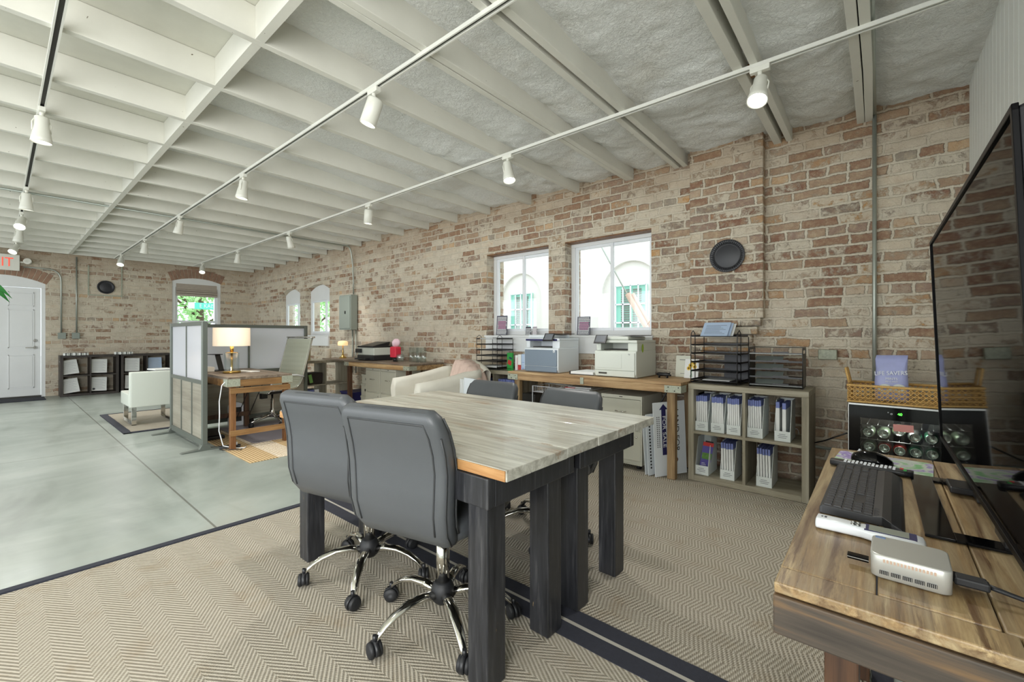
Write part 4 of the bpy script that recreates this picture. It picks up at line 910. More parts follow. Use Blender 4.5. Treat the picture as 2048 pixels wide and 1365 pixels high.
# ================= rustic worktops along the window wall =================
def worktop(label, x0, x1, y0, y1, zt, legs, z0=0, top='rust', edge='rust', legm='rustz'):
    r = root('worktop', label, 'work bench', ((x0+x1)/2, (y0+y1)/2, z0)); L = (x1-x0)/2; D = (y1-y0)/2; zt -= z0; b = B(); n = 4
    for k in range(n): b.box(-L, L, -D+2*D*k/n+.001, -D+2*D*(k+1)/n-.001, zt-.022, zt-.0006*(k % 2))
    ob('benchtop', b, M[top], r, bev=.002)
    b = B(); b.box(-L+.003, L-.003, -D+.003, -D+.03, zt-.085, zt-.0225); b.box(-L+.003, L-.003, D-.03, D-.003, zt-.085, zt-.0225); b.box(L-.03, L-.004, -D+.031, D-.031, zt-.085, zt-.0225); b.box(-L+.004, -L+.03, -D+.031, D-.031, zt-.085, zt-.0225); ob('apron', b, M[edge], r, bev=.003)
    for s_ in (-1, 1):
        b = B(); xa = L*s_; b.box(min(xa, xa-s_*.13), max(xa, xa-s_*.13), -D-.001, -D+.002, zt-.082, zt-.026); b.box(min(xa-s_*.002, xa+s_*.001), max(xa-s_*.002, xa+s_*.001), -D, -D+.12, zt-.082, zt-.026); br = ob('corner_bracket', b, M['bracket'], r)
        b = B()
        for q_ in ((-.02, -.04), (-.10, -.04), (-.05, -.068), (-.11, -.07)): b.lathe([(.005, 0), (.004, .003), (0, .003)], n=8, M=Matrix.Translation((xa+s_*q_[0], -D-.001, zt+q_[1])) @ Matrix.Rotation(PI/2, 4, 'X'))
        ob('bracket_bolts', b, M['black'], br)
    for lx, ly in legs:
        b = B(); b.box(lx-x0-L-.0325, lx-x0-L+.0325, ly-y0-D, ly-y0-D+.05, 0, zt-.086); ob('leg', b, M[legm], r, bev=.003)
    return r
w1 = worktop('long rustic plank bench under the two big windows carrying both laser printers', -2.95, -1.178, 3.42, 3.95, .79, ((-1.27, 3.46), (-2.86, 3.46), (-1.27, 3.86), (-2.86, 3.86)), RZ)
b = B(); b.box(.002, .03, -.02, .3, 0, .07); b2 = b
b = B(); b.cb((.0, -.266, .735), (.035, .003, .06)); ob('center_bracket', b, M['bracket'], w1)
for z in (.18, .42): b = B(); b.box(.59, .615, -.2, .22, z, z+.06); ob('side_stretcher', b, M['rustz'], w1, bev=.002)
b = B(); b.tube([(.75, -.2, .69), (.30, .23, .10)], .006, 6); b.tube([(.35, .23, .68), (.78, .23, .1)], .006, 6); ob('cross_brace', b, M['black'], w1)
worktop('brown plank corner desk with inkjet printer, behind white armchair', -6.22, -4.60, 3.40, 3.98, .785, ((-6.15, 3.43), (-4.68, 3.43), (-6.15, 3.9), (-4.68, 3.9)), 0, 'deskt', 'rust', 'oakdark')
b = B(); b.box(-.35, .35, -.28, .28, 0, .022); tag(ob('desk_return', b, M['deskt'], loc=(-6.60, 3.70, .766), bev=.002), 'brown grey board bridging cubicle end shelf and corner desk', 'worktop')

# ---- wire letter trays ----
def wire_tray(label, loc, rz, w=.35, d=.28, h=.40, n=6):
    r = root('wire_tray', label, 'letter tray', loc, rz); b = B(); L = w/2
    for s_ in (-1, 1):
        x = s_*L; b.tube([(x, 0, .006), (x, 0, h-.02), (x, .01, h), (x, .045, h+.022), (x, .08, h), (x, .085, h-.02), (x, .085, .01), (x, d, .006)], .0032, 6)
        b.tube([(x, 0, .006), (x, d, .006)], .0035, 6); b.tube([(x, d, .006), (x, d, h-.03)], .0032, 6)
        for z in (.18, .25): b.tube([(x, .0, z), (x, .04, z-.012), (x, .085, z-.03)], .002, 5)
    b.tube([(-L, 0, .006), (L, 0, .006)], .0035, 6); b.tube([(-L, d, .006), (L, d, .006)], .0035, 6); ob('wire_frame', b, M['black'], r)
    for k in range(n):
        z = .022+(h-.05)*k/(n-1); b = B(); b.box(-L+.004, L-.004, .0, d, z, z+.0022); b.box(-L+.004, L-.004, d-.003, d, z, z+.016); b.box(-L+.004, -L+.006, 0, d, z, z+.012); b.box(L-.006, L-.004, 0, d, z, z+.012); ob('tray_shelf', b, M['black'], r)
    return r
TZ = RZ+.763+.001
wire_tray('black six tier wire tray with blue papers on top of grey shelf unit', (-1.0, 3.63, TZ), R(-4)); wire_tray('black six tier wire tray on left shelf unit below window poster', (-3.51, 3.69, RZ+.749), 0, .33, .28, .38)
def sheet(name, label, cat, loc, rot, w, h, m, lines=0, t=.0012, m2='ink'):
    r = root(name, label, cat, loc, rot=rot); b = B(); b.box(-w/2, w/2, -t, 0, 0, h); ob('sheet', b, M[m], r)
    if lines:
        b = B()
        for q_ in range(lines): b.box(-w*.38, w*(.38-.1*((q_*7) % 3)), -t-.0006, -t, h*(.15+.7*q_/lines), h*(.15+.7*q_/lines)+h*.02)
        ob('print_lines', b, M[m2], r)
    return r
for k in range(3): sheet('document', ('front blue form on top tier of the wire tray right of sunflower card', 'middle form showing its corner on top tier of wire tray', 'rear white form on top tier of wire tray')[k], 'document', (-1.035+.012*k, 3.76+.02*k, TZ+.378), (R(-42), 0, R(-4)), .21+.01*k, .15-.008*k, 'paperb' if k < 2 else 'paper', 7, m2='ink')
r = root('document', 'white sheet on the bottom tier of right wire tray', 'document', (-.99, 3.66, TZ+.026)); b = B(); b.box(-.1, .1, 0, .2, 0, .004); ob('sheet', b, M['paper'], r)
r = root('document', 'loose papers on bottom tier of left wire tray', 'document', (-3.51, 3.70, RZ+.749+.026)); b = B(); b.box(-.15, .15, 0, .24, 0, .012); b.cb((.02, .1, .016), (.22, .2, .006), (0, 0, .2)); ob('sheet', b, M['paper'], r)
r = root('document', 'loose papers lying on top tier of left wire tray', 'document', (-3.51, 3.70, RZ+.749+.355)); b = B(); b.box(-.14, .12, .02, .24, 0, .006); ob('sheet', b, M['paper'], r)
r = root('picture_frame', 'black rectangular panel leaning behind right wire tray', 'panel', (-.90, 3.935, TZ), rot=(R(-3), 0, 0)); b = B(); b.prism([(x, z+.115) for x, z in rr2(.19, .23, .012)], 'y', -.012, 0); ob('panel', b, M['plate'], r)
# mesh sorter
r = root('mesh_tray', 'black mesh five tier letter tray at right end of shelf unit', 'letter tray', (-.585, 3.665, TZ), R(2)); L = .168; D = .24; H = .295
for s_ in (-1, 1):
    b = B(); x = s_*L; 
    for q_ in ((0, .022, 0, H), (D-.022, D, 0, H), (.022, D-.022, H-.02, H), (.022, D-.022, 0, .25)): b.box(x-.002, x+.002, q_[0], q_[1], q_[2], q_[3])
    ob('side_panel', b, M['black'], r); b = B(); b.tube([(x, 0, .004), (x, 0, H-.012), (x, .012, H), (x, D-.012, H), (x, D, H-.012), (x, D, .004)], .003, 6); ob('side_rail', b, M['black'], r)
for k in range(5):
    z = .012+k*.058; b = B(); b.box(-L, L, .004, D, z, z+.002); b.box(-L, L, .002, .005, z, z+.012); b.box(-L*.1, L*.5, .0015, .004, z+.012, z+.02); ob('mesh_shelf', b, M['black'], r)
    b = B()
    for q_ in range(60): b.cb((-L+.003+q_*.0056, .0012, z+.004), (.0028, .001, .003))
    ob('perforation', b, M['galv'], r) if k in (0, 4) else b.bm.free()
b = B(); b.tube([(-L, D, H-.004), (L, D, H-.004)], .003, 6); ob('back_rail', b, M['black'], r)
for k in range(4): sheet('envelope', 'pale patterned envelope lying on tier %s of the mesh tray' % ('one', 'two', 'three', 'four')[k], 'envelope', (-.64, 3.70+.05, TZ+.018+.058*k), (R(-58), 0, R(2)), .18, .06, 'panelg')

# ---- printers ----
def laser(label, x, y, w, d, h, front, screen_x, accent, seed=0):
    z = .7915; r = root('laser_printer', label, 'printer', (x, y, z)); fd = d; W = w/2
    sh = M['prw'] if not accent else M['prl']
    b = B(); b.prism([(.02, .0), (fd, 0), (fd, h*.70), (.025, h*.70), (0, h*.68), (0, .03)], 'x', -W, W); ob('lower_body', b, sh, r, bev=.008)
    b = B(); b.cb((0, -.004, h*.41), (w*.94, .01, h*.46)); ob('front_door', b, front, r, bev=.004)
    b = B(); b.cb((0, -.003, h*.095), (w*.94, .01, h*.15)); tr_ = ob('paper_drawer', b, front if accent else sh, r, bev=.004); b = B(); b.cb((-w*.28, -.009, h*.10), (w*.2, .004, .014)); ob('drawer_grip', b, M['gap'], tr_) if not accent else b.bm.free()
    if not accent: b = B(); b.cb((-.05, -.0095, h*.42), (w*.6, .003, h*.36)); ob('bypass_tray', b, sh, r, bev=.003)
    # output cavity: columns and scanner lid
    b = B(); b.box(-W+.005, -W+.05, .03, fd, h*.695, h*.9); b.box(W-.09, W-.004, .03, fd, h*.695, h*.9); b.box(-W+.05, W-.09, fd*.6, fd, h*.695, h*.9); ob('upper_body', b, sh, r, bev=.004)
    b = B(); b.box(-W+.055, W-.095, .08, fd*.6, h*.70, h*.725); ob('output_tray', b, M['gap'], r)
    b = B(); b.box(-W+.002, W-.002, .02, fd, h*.9, h*.97); ob('scanner_bed', b, sh, r, bev=.005)
    b = B(); b.box(-W+.02, W*.55, .04, fd-.02, h*.971, h*1.07); ob('document_feeder', b, sh, r, bev=.012); b = B(); b.prism([(-W*.1, h*1.071), (W*.55, h*1.10), (W*.9, h*1.10), (W*.9, h*1.085)], 'y', .1, fd-.05); ob('feeder_tray', b, M['slot'], r, bev=.002)
    Mt = Matrix.Translation((screen_x, .0, h*.99)) @ Matrix.Rotation(R(-32), 4, 'X')
    b = B(); b.box(-.06, .06, -.007, 0, -.045, .045, 0, Mt); s_ = ob('touch_panel', b, M['black'], r, bev=.002); b = B(); b.box(-.047, .047, -.0078, -.0068, -.03, .036, 0, Mt); ob('touch_screen', b, mat('screen_grey', (108, 112, 118), .2), s_)
    return r
p1 = laser('white laser printer with blue grey front, left of the two on the bench', -2.585, 3.50, .42, .38, .35, M['prg'], .10, True)
b = B(); b.cb((-.01, .018, .322), (.385, .006, .018)); ob('accent_stripe', b, M['navy'], p1)
b = B(); b.lathe([(.013, 0), (.013, .001), (0, .001)], M=Matrix.Translation((.165, -.0095, .21)) @ Matrix.Rotation(PI/2, 4, 'X')); lg = ob('logo_disc', b, M['vinyl'], p1); text('logo_letters', 'hp', .018, M['prg'], p1, (.165, -.0109, .211), (R(90), 0, 0))
p2 = laser('pale grey laser printer with green oval sticker, right of the two on the bench', -1.78, 3.50, .40, .43, .335, M['prw'], -.135, False)
b = B(); b.prism([(.13+.02*math.cos(t), .255+.038*math.sin(t)) for t in [2*PI*k/24 for k in range(24)]], 'x', .2005, .2015); ob('green_sticker', b, M['lime'], p2)
text('logo_letters', 'hp', .018, M['ink'], p2, (.14, -.0095, .205), (R(90), 0, 0))
r = root('paper_stack', 'white paper stack on bench between the two laser printers', 'paper', (-2.12, 3.60, .7915)); b = B(); b.box(-.12, .12, -.09, .2, 0, .028); ob('sheets', b, M['paper'], r); b = B(); b.box(-.135, -.13, -.09, .12, 0, .03); b.cb((0, -.094, .003), (.26, .004, .006)); ob('tray_base', b, M['gap'], r)
# ink-jet on corner desk
r = root('inkjet_printer', 'black and white inkjet printer on the brown corner desk', 'printer', (-5.90, 3.56, .786)); W = .225
b = B(); b.box(-W, W, 0, .33, 0, .075); ob('black_base', b, M['plastic'], r, bev=.008); b = B(); b.box(-W+.004, W-.004, .01, .325, .076, .19); ob('white_body', b, M['prw'], r, bev=.01)
b = B(); b.box(-W+.005, W-.01, .0, .325, .191, .215); ob('scanner_lid', b, M['plastic'], r, bev=.004); b = B(); b.prism([(.05, .216), (.32, .216), (.34, .27), (.33, .275)], 'x', -W+.02, W-.08); ob('feeder', b, M['plastic'], r, bev=.003)
b = B(); b.box(-W+.0, -W+.14, -.03, -.0, .11, .17); ob('control_panel', b, M['plastic'], r, bev=.004); b = B(); b.box(-W+.05, W-.1, -.07, .0, .012, .03); ob('output_tray', b, M['plastic'], r)
r = root('tissue_box', 'red tissue box with pink tissue beside the inkjet printer', 'tissue box', (-5.30, 3.68, .786)); b = B(); b.rings([[(x, y, z) for x, y in rr2(w, .1, .015)] for z, w in ((.06, .13), (.08, .14), (.19, .14), (.21, .12))], sm=False); ob('red_box', b, M['redc'], r); b = B(); b.lathe([(.035, 0), (.03, .06)]); ob('stand_foot', b, M['black'], r)
b = B(); b.rings([[(.02*z*9+math.cos(t)*w*(1+.3*math.sin(3*t)), math.sin(t)*w, .205+z) for t in [2*PI*k/14 for k in range(14)]] for z, w in ((0, .03), (.03, .05), (.07, .06), (.10, .045), (.12, .02))]); ob('tissue', b, M['pinkp'], r)
for k, (x, y) in enumerate(((-4.98, 3.72), (-4.90, 3.74), (-4.82, 3.72), (-4.75, 3.75))):
    b = B(); b.lathe([(.032, 0), (.036, .004), (.036, .205), (.033, .205), (.033, .008), (0, .008)], n=20, cap=False)
    tag(ob('glass_cylinder', b, M['acry'], loc=(x, y, .786)), 'tall clear glass cylinder in the row at right end of corner desk', 'vase', 'glass cylinders on corner desk')
r = root('glass_jar', 'short wide clear jar left of the tall glass cylinders', 'jar', (-5.10, 3.62, .786)); b = B(); b.lathe([(.04, 0), (.055, .02), (.055, .09), (.045, .11), (.04, .11), (.05, .085), (.05, .02), (0, .01)], cap=False); ob('jar_glass', b, M['acry'], r)
# lamp, tubes on the cubicle end shelf
LZ = .789
r = root('mushroom_lamp', 'small lit brass lamp with dome shade on corner of the return desk', 'lamp', (-6.66, 3.62, LZ)); b = B(); b.lathe([(0, 0), (.055, 0), (.058, .012), (.03, .03), (.012, .07), (.007, .12), (.006, .24), (0, .24)], cap=False); ob('lamp_stem', b, M['brass'], r); b = B(); b.lathe([(.075, .205), (.078, .22), (.078, .255), (.066, .275), (.02, .282), (0, .282)], cap=False); ob('lamp_shade', b, M['shade2'], r)
b = B(); b.lathe([(.036, 0), (.036, .28), (.03, .285), (0, .285)], cap=False); tag(ob('tall_candle', b, M['beige'], loc=(-6.82, 3.13, .766)), 'tall olive beige cylinder on cubicle end shelf', 'candle')
b = B(); b.lathe([(.05, 0), (.05, .145), (.045, .15), (.0, .15)], cap=False); tag(ob('stone_candle', b, mat('pale_stone', (196, 188, 172), .7, var=.1, vs=40), loc=(-6.86, 3.47, .789)), 'short pale ridged cylinder candle between tall cylinder and small lamp', 'candle')

# ---- cards, books, figurine, window posters ----
BZ = .7915
r = root('greeting_card', 'sunflower greeting card leaning beside the right wire tray', 'card', (-1.235, 3.83, BZ), rot=(R(-10), 0, R(-6))); b = B(); b.box(-.06, .06, -.0015, 0, 0, .165); ob('card_stock', b, M['paper'], r)
b = B()
for x, z, s_ in ((-.01, .11, .022), (.02, .132, .02), (.025, .10, .02), (-.025, .085, .02), (.0, .138, .016)):
    b.prism([(x+s_*math.cos(t)*(1 if k % 2 else .72), z+s_*math.sin(t)*(1 if k % 2 else .72)) for k, t in enumerate([2*PI*q_/20 for q_ in range(20)])], 'y', -.0022, -.0016)
ob('yellow_petals', b, M['yellow'], r); b = B()
for x, z in ((-.01, .11), (.02, .132), (.025, .10), (-.025, .085)): b.lathe([(.008, 0), (0, .0006)], n=10, M=Matrix.Translation((x, -.0024, z)) @ Matrix.Rotation(PI/2, 4, 'X'))
ob('brown_centres', b, M['oakz'], r); b = B()
for dx in (-.008, 0, .008): b.tube([(dx, -.002, .01), (-dx*.5, -.002, .07)], .0015, 4)
ob('green_stems', b, M['green'], r)
r = root('invitation_card', 'cream card with small handwriting behind the sunflower card', 'card', (-1.33, 3.90, BZ), rot=(R(-8), 0, 0)); b = B(); b.box(-.062, .062, -.0015, 0, 0, .19); ob('card_stock', b, mat('cream_card', (214, 216, 202), .8), r); b = B(); b.box(-.03, .03, -.0022, -.0015, .15, .155); b.box(-.02, .02, -.0022, -.0015, .03, .033); ob('script_line', b, M['ink'], r)
r = root('pig_figurine', 'small black metal pig figurine on bench right of printers', 'figurine', (-1.43, 3.72, BZ)); b = B()
b.rings([[(x, .018*w*math.cos(t), .030+dz_+.016*w*math.sin(t)) for t in [2*PI*k/12 for k in range(12)]] for x, w, dz_ in ((-.062, .2, .004), (-.055, .75, .002), (-.03, 1.1, 0), (.0, 1.0, .001), (.028, 1.1, 0), (.045, .8, 0), (.058, .5, -.004), (.066, .35, -.006))]); pg = ob('pig_body', b, M['black'], r)
for x in (-.04, .03):
    for s_ in (-1, 1): b = B(); b.tube([(x, s_*.01, .025), (x+.004, s_*.011, 0)], [.007, .004], 8); ob('leg', b, M['black'], r)
b = B(); b.tube([(.05, -.008, .04), (.055, -.012, .05)], [.005, .001], 6); b.tube([(.05, .008, .04), (.055, .012, .05)], [.005, .001], 6); ob('ears', b, M['black'], r); b = B(); b.tube([(-.062, 0, .036), (-.072, 0, .04), (-.07, 0, .03)], .0015, 5); ob('tail', b, M['black'], r)
for k, (x, w, h, mt, lb) in enumerate(((-3.20, .10, .20, 'green', 'bright green book with red lettering patch beside left wire tray'), (-3.10, .035, .175, 'paper', 'thin white book next to the green book'), (-3.055, .045, .185, 'paper', 'white book with red base stripe on left shelf end'), (-3.005, .045, .19, 'paperb', 'pale blue book at the end of book row near printer'))):
    r = root('book', lb, 'book', (x, 3.74, RZ+.7495), rz=R(-14) if k == 0 else 0); b = B(); b.box(-w/2, w/2, 0, .02 if k == 0 else .13, 0, h); ob('cover', b, M[mt], r, bev=.001)
    if k == 0: b = B(); b.cb((-.0, -.0008, .09), (.07, .0014, .05), (0, .3, 0)); ob('cover_art', b, M['red'], r); b = B(); b.cb((.02, -.0008, .14), (.05, .0014, .02), (0, .2, 0)); ob('cover_art', b, M['navy'], r); b = B(); b.cb((0, -.0008, .02), (.08, .0014, .015)); ob('cover_band', b, M['leaf'], r)
    if k == 2: b = B(); b.cb((0, -.0008, .04), (.043, .0014, .06)); ob('red_band', b, M['red'], r)
    if k == 1: b = B(); b.cb((.01, -.0008, .08), (.004, .0014, .14)); ob('spine_line', b, M['redc'], r)
    if k == 3: b = B(); b.cb((0, -.0008, .1), (.035, .0014, .004)); b.cb((0, -.0008, .03), (.01, .0014, .02)); ob('spine_mark', b, M['blue'], r)
r = root('snack_bag', 'yellow packet with dark red shape beside the blue front printer', 'packet', (-2.875, 3.74, BZ)); b = B(); b.rings([[(x, y, z) for x, y in rr2(.1, t, t*.45)] for z, t in ((0, .02), (.03, .045), (.07, .035), (.095, .006))]); ob('packet_body', b, M['yellow'], r); b = B(); b.cb((-.015, -.024, .035), (.06, .003, .03), (0, .2, 0)); ob('dark_print', b, M['red'], r)
def poster(x, z, w, h, label, m, pink, y=4.075):
    r = root('window_poster', label, 'poster', (x, y, z), rot=(R(-4), 0, 0)); b = B(); b.box(-w/2, w/2, -.006, 0, 0, h); ob('board', b, m, r); b = B(); b2 = B(); rr_ = random.Random(int(x*100)); n = int(h/.018)
    for i in range(n):
        xx = -w*.42
        while xx < w*.40:
            ww = rr_.uniform(.008, .02); tgt = b2 if pink and .25 < i/n < .7 and abs(xx) < w*.36 else b
            tgt.cb((xx+ww/2, -.0064, h*.06+i*.0172), (ww*.8, .0008, .009), (0, rr_.uniform(-.3, .3), 0)); xx += ww
    ob('word_art', b, M['paper'], r)
    if pink: ob('pink_word_art', b2, mat('pink_letters', (214, 150, 180), .7), r)
    else: b2.bm.free()
pm = mat('poster_charcoal', (104, 104, 116), .7)
poster(-3.65, 1.163, .175, .245, 'charcoal word art poster in left corner of left big window', pm, True, 4.11); poster(-2.46, 1.163, .16, .20, 'charcoal word art poster at left side of right big window', pm, True, 4.11)
poster(-3.22, 1.163, .078, .10, 'small charcoal card on sill of the left big window', mat('poster_dark', (82, 84, 96), .7), False, 4.11); poster(-3.125, 1.163, .06, .10, 'small pale lilac card on sill beside the charcoal card', mat('poster_lilac', (184, 174, 184), .7), False, 4.11)
# ================= file cabinets =================
def cabinet(label, x0, x1, y, z0, h, d, splits, group=None, castor=True, m='cab'):
    w = x1-x0; r = root('file_cabinet', label, 'cabinet', ((x0+x1)/2, y, z0)); L = w/2; c0 = .045 if castor else 0
    b = B(); b.box(-L, L, .02, d, c0, h); ob('cabinet_body', b, M[m], r, bev=.004)
    b = B(); b.box(-L, L, 0, .02, h-.028, h); b.cb((0, -.001, h-.014), (.03, .003, .006), mi=1); ob('top_rail', b, (M[m], M['gap']), r)
    zz = c0+.004; n = 0
    for a, c in splits:
        za, zb = c0+(h-.03-c0)*a, c0+(h-.03-c0)*c
        b = B(); b.box(-L+.012, L-.012, -.002, .019, za+.004, zb-.004); dr = ob('drawer', b, M['cab2'], r, bev=.003)
        b = B(); zc = za+(zb-za)*.58; b.tube([(-.045, -.002, zc), (-.045, -.022, zc), (.045, -.022, zc), (.045, -.002, zc)], .0045, 6); ob('drawer_handle', b, M['chrome'], dr)
        if n == 0: b = B(); b.lathe([(.009, 0), (.009, .004), (0, .004)], n=12, M=Matrix.Translation((L-.05, -.002, zb-.05)) @ Matrix.Rotation(PI/2, 4, 'X')); ob('lock', b, M['chrome'], dr)
        n += 1
    b = B(); b.box(-L, -L+.011, 0, .02, c0, h-.028); b.box(L-.011, L, 0, .02, c0, h-.028); b.box(-L+.011, L-.011, 0, .02, c0, c0+.003); ob('front_frame', b, M[m], r)
    if castor:
        for sx in (-1, 1):
            for yy in (.06, d-.06): b = B(); b.cyl((sx*(L-.05)-.015, yy, .022), (sx*(L-.05)+.015, yy, .022), .022, 14); b.box(sx*(L-.05)-.02, sx*(L-.05)+.02, yy-.01, yy+.02, .02, .0445); ob('caster', b, M['rubber'], r)
cabinet('putty two drawer file cabinet on casters under right end of the bench', -1.905, -1.525, 3.49, RZ, .63, .43, ((.06, .52), (.54, 1)))
cabinet('putty two drawer file cabinet under the bench, left of its twin', -2.40, -2.02, 3.53, RZ, .62, .40, ((.06, .52), (.54, 1)))
cabinet('off white file cabinet under corner desk, left of the pair', -5.83, -5.455, 3.53, 0, .68, .42, ((.02, .5), (.52, 1)), castor=False)
cabinet('off white file cabinet under corner desk, beside the armchair', -5.445, -5.07, 3.53, 0, .68, .42, ((.02, .5), (.52, 1)), castor=False)
for k, (z0, h, dx) in enumerate(((0, .235, 0), (.236, .185, .01), (.422, .145, .03))):
    r = root('storage_box', ('bottom', 'middle', 'top')[k]+' white lidded storage box in the stack under corner desk', 'storage box', (-5.965+dx, 3.60, z0)); b = B(); b.box(-.12, .12, 0, .3, 0, h-.03); ob('box_body', b, M['cab'], r, bev=.003)
    b = B(); b.box(-.125, .125, -.006, .305, h-.03, h); ob('box_lid', b, M['cab'], r, bev=.003); b = B(); b.cb((.02, -.004, h*.5), (.07, .006, .035)); ob('handle_hole', b, M['black'], r, bev=.003)
# wire basket drawers and paper clutter beneath bench
r = root('wire_basket', 'white wire basket under the bench behind the right far chair', 'basket', (-2.62, 3.62, RZ)); b = B()
for z in (.04, .30, .56, .62): b.tube([(-.16, 0, z), (.16, 0, z), (.16, .3, z), (-.16, .3, z)], .004, 6, close=True)
for x in (-.16, .16):
    for y in (0, .3): b.tube([(x, y, 0), (x, y, .62)], .005, 6)
for k in range(13): x = -.15+k*.025; b.tube([(x, .0, .56), (x, .0, .615)], .002, 5)
for k in range(13): x = -.15+k*.025; b.tube([(x, 0, .56), (x, .3, .56)], .002, 5)
ob('wire_frame', b, M['vinyl'], r)
r = root('paper_stack', 'papers and folders piled on the left file cabinet under bench', 'papers', (-2.21, 3.6, RZ+.621)); b = B(); b.box(-.15, .12, 0, .26, 0, .012); b.cb((-.02, .13, .02), (.24, .22, .012), (0, 0, .15)); ob('sheets', b, M['paper'], r); b = B(); b.cb((-.10, .02, .016), (.11, .05, .006)); ob('red_folder', b, M['red'], r)
r = root('crate', 'dark grey crate under left end of the bench', 'crate', (-2.885, 3.66, RZ)); b = B(); b.box(-.09, .09, .02, .17, 0, .52); ob('crate_body', b, M['slot'], r, bev=.01)
# yard signs
for k, (x, y, a, tl, lb) in enumerate(((-1.385, 3.43, 57, 5, 'white yard sign reading FOR SALE leaning beside the bench leg'), (-1.445, 3.435, 62, 7, 'white sign board just left of the FOR SALE sign'), (-1.472, 3.44, 64, 9, 'leftmost thin white sign board leaning on file cabinet'))):
    r = root('yard_sign', lb, 'sign', (x, y, RZ+.001), rot=(0, R(-tl*.5), R(a))); W_ = .30 if k == 0 else .16; b = B(); b.box(0, W_, -.004, .004, 0, .60-.05*k*2.0); ob('sign_board', b, M['prl'], r)
    if k == 0:
        b = B(); b.prism([(.075, .17), (.115, .17), (.115, .54), (.135, .54), (.095, .585), (.055, .54), (.075, .54)], 'y', -.0052, -.0041); ob('navy_arrow', b, M['navy'], r)
        text('for_sale_lettering', 'FOR SALE', .042, M['vinyl'], r, (.096, -.0056, .36), (R(90), R(90), 0), sx=1.45); text('black_lettering', 'LAND FOR', .06, M['black'], r, (.215, -.0045, .36), (R(90), R(90), 0), sx=1.2)
        b = B(); b.lathe([(.02, 0), (0, .0005)], n=16, M=Matrix.Translation((.20, -.0045, .12)) @ Matrix.Rotation(PI/2, 4, 'X')); ob('pink_spot', b, M['pinkd'], r); b = B(); b.cb((.18, -.0047, .19), (.03, .001, .07)); ob('green_leaf_print', b, M['leaf'], r)
        b = B()
        for c in range(2):
            for q_ in range(16): b.cb((.032+.018*c, -.0047, .24+q_*.016), (.009, .0008, .009))
        for q_ in range(12): b.cb((.145, -.0047, .06+q_*.018), (.02, .0008, .011))
        ob('phone_lettering', b, M['ink'], r)
    else:
        b = B()
        for q_ in range(14): b.cb((.02+.01*k, -.0047, .06+q_*.026), (.014, .0008, .015))
        ob('black_lettering', b, M['black'], r)

# ================= white slipcovered armchair =================
r = root('armchair', 'white slipcovered armchair with blush throw before the brick wall', 'armchair', (-3.82, 3.215, 0.0), R(-15.7))
def soft(b, secs, n=4): b.rings([[Vector(c)+Vector((u, 0, v)) for u, v in rr2(w, h, min(w, h)*.42, n)] for c, w, h in secs])
b = B(); b.rings([[(u, v-.02, z) for u, v in rr2(.66, .72, .08)] for z in (.02, .04, .30, .33)]); ob('seat_base', b, M['linen'], r)
b = B(); b.rings([[(u, v-.06, z) for u, v in rr2(w, w*1.05, .09, 6)] for z, w in ((.33, .5), (.345, .54), (.42, .55), (.455, .50), (.46, .4))]); ob('seat_cushion', b, M['linen'], r)
for s_ in (-1, 1):
    b = B(); rs = []
    for i, (y, zt) in enumerate(((-.40, .60), (-.38, .67), (-.2, .69), (.05, .735), (.25, .78), (.32, .79))):
        rr_ = [(0, .04), (.055, .06), (.055, zt-.14), (.075, zt-.10), (.085, zt-.05), (.06, zt-.008), (0, zt), (-.06, zt-.008), (-.075, zt-.05), (-.055, zt-.12), (-.055, .06)]
        sc_ = .8 if i == 0 else 1
        rs.append([Vector((s_*.355+(u*s_*sc_), y, z)) for u, z in rr_])
    b.rings(rs); ob('armrest', b, M['linen'], r)
b = B(); b.grid(lambda u, v: Vector(((u-.5)*.80, .22+.13*v**1.2+.035*math.sin(PI*v), .30+.545*v-.10*abs(2*u-1)**3*v)), 16, 14); 
b.grid(lambda u, v: Vector(((u-.5)*.80, .40+.06*v, .10+.745*v-.10*abs(2*u-1)**3*v)), 16, 14)
bm = b.bm; b.grid(lambda u, v: Vector(((u-.5)*.80, .35+.11*v, .845-.10*abs(2*u-1)**3+.028*math.sin(PI*v))), 16, 6); ob('backrest', b, M['linen'], r)
for sx in (-1, 1):
    for sy in (-.34, .34): b = B(); b.cyl((sx*.3, sy-.02, 0), (sx*.3, sy-.02, .045), .022, 10); ob('foot', b, M['oakdark'], r)
th = root('throw_blanket', 'blush pink throw draped over right corner of the white armchair', 'blanket', (-3.82, 3.215, 0), R(-15.7)); b = B()
def thr(u, v):
    x = .02+.44*u; k = (v-.5)*2; y = .30+.17*k*(1 if k > 0 else 1.3); top = .865-.10*max(0, abs(2*(x/.80))**3)*1.0
    drop = (max(0, abs(k)-.35))**1.3*.62
    out = max(0, x-.39); z = top-drop-out*2.2
    return Vector((x+.012*math.sin(v*17), y+.008*math.sin(u*23), z+.008*math.sin(u*31+v*9)+.012))
b.grid(thr, 26, 30); ob('throw_cloth', b, M['throw'], th); md = th.children[0].modifiers.new('solid', 'SOLIDIFY'); md.thickness = .012
r = root('sign_stack', 'white folded boards leaning between armchair and left shelf unit', 'boards', (-3.26, 3.06, 0.011), rot=(0, R(3), R(0))); b = B(); b.box(-.005, .16, 0, .012, .011, .72); ob('front_board', b, M['prl'], r)
b = B()
for k in range(4): b.box(-.06+.014*k, -.052+.014*k, .0, .15, .011, .70)
ob('folded_boards', b, M['paper'], r); b = B(); b.cb((.09, -.001, .58), (.003, .002, .06)); ob('board_mark', b, M['ink'], r)

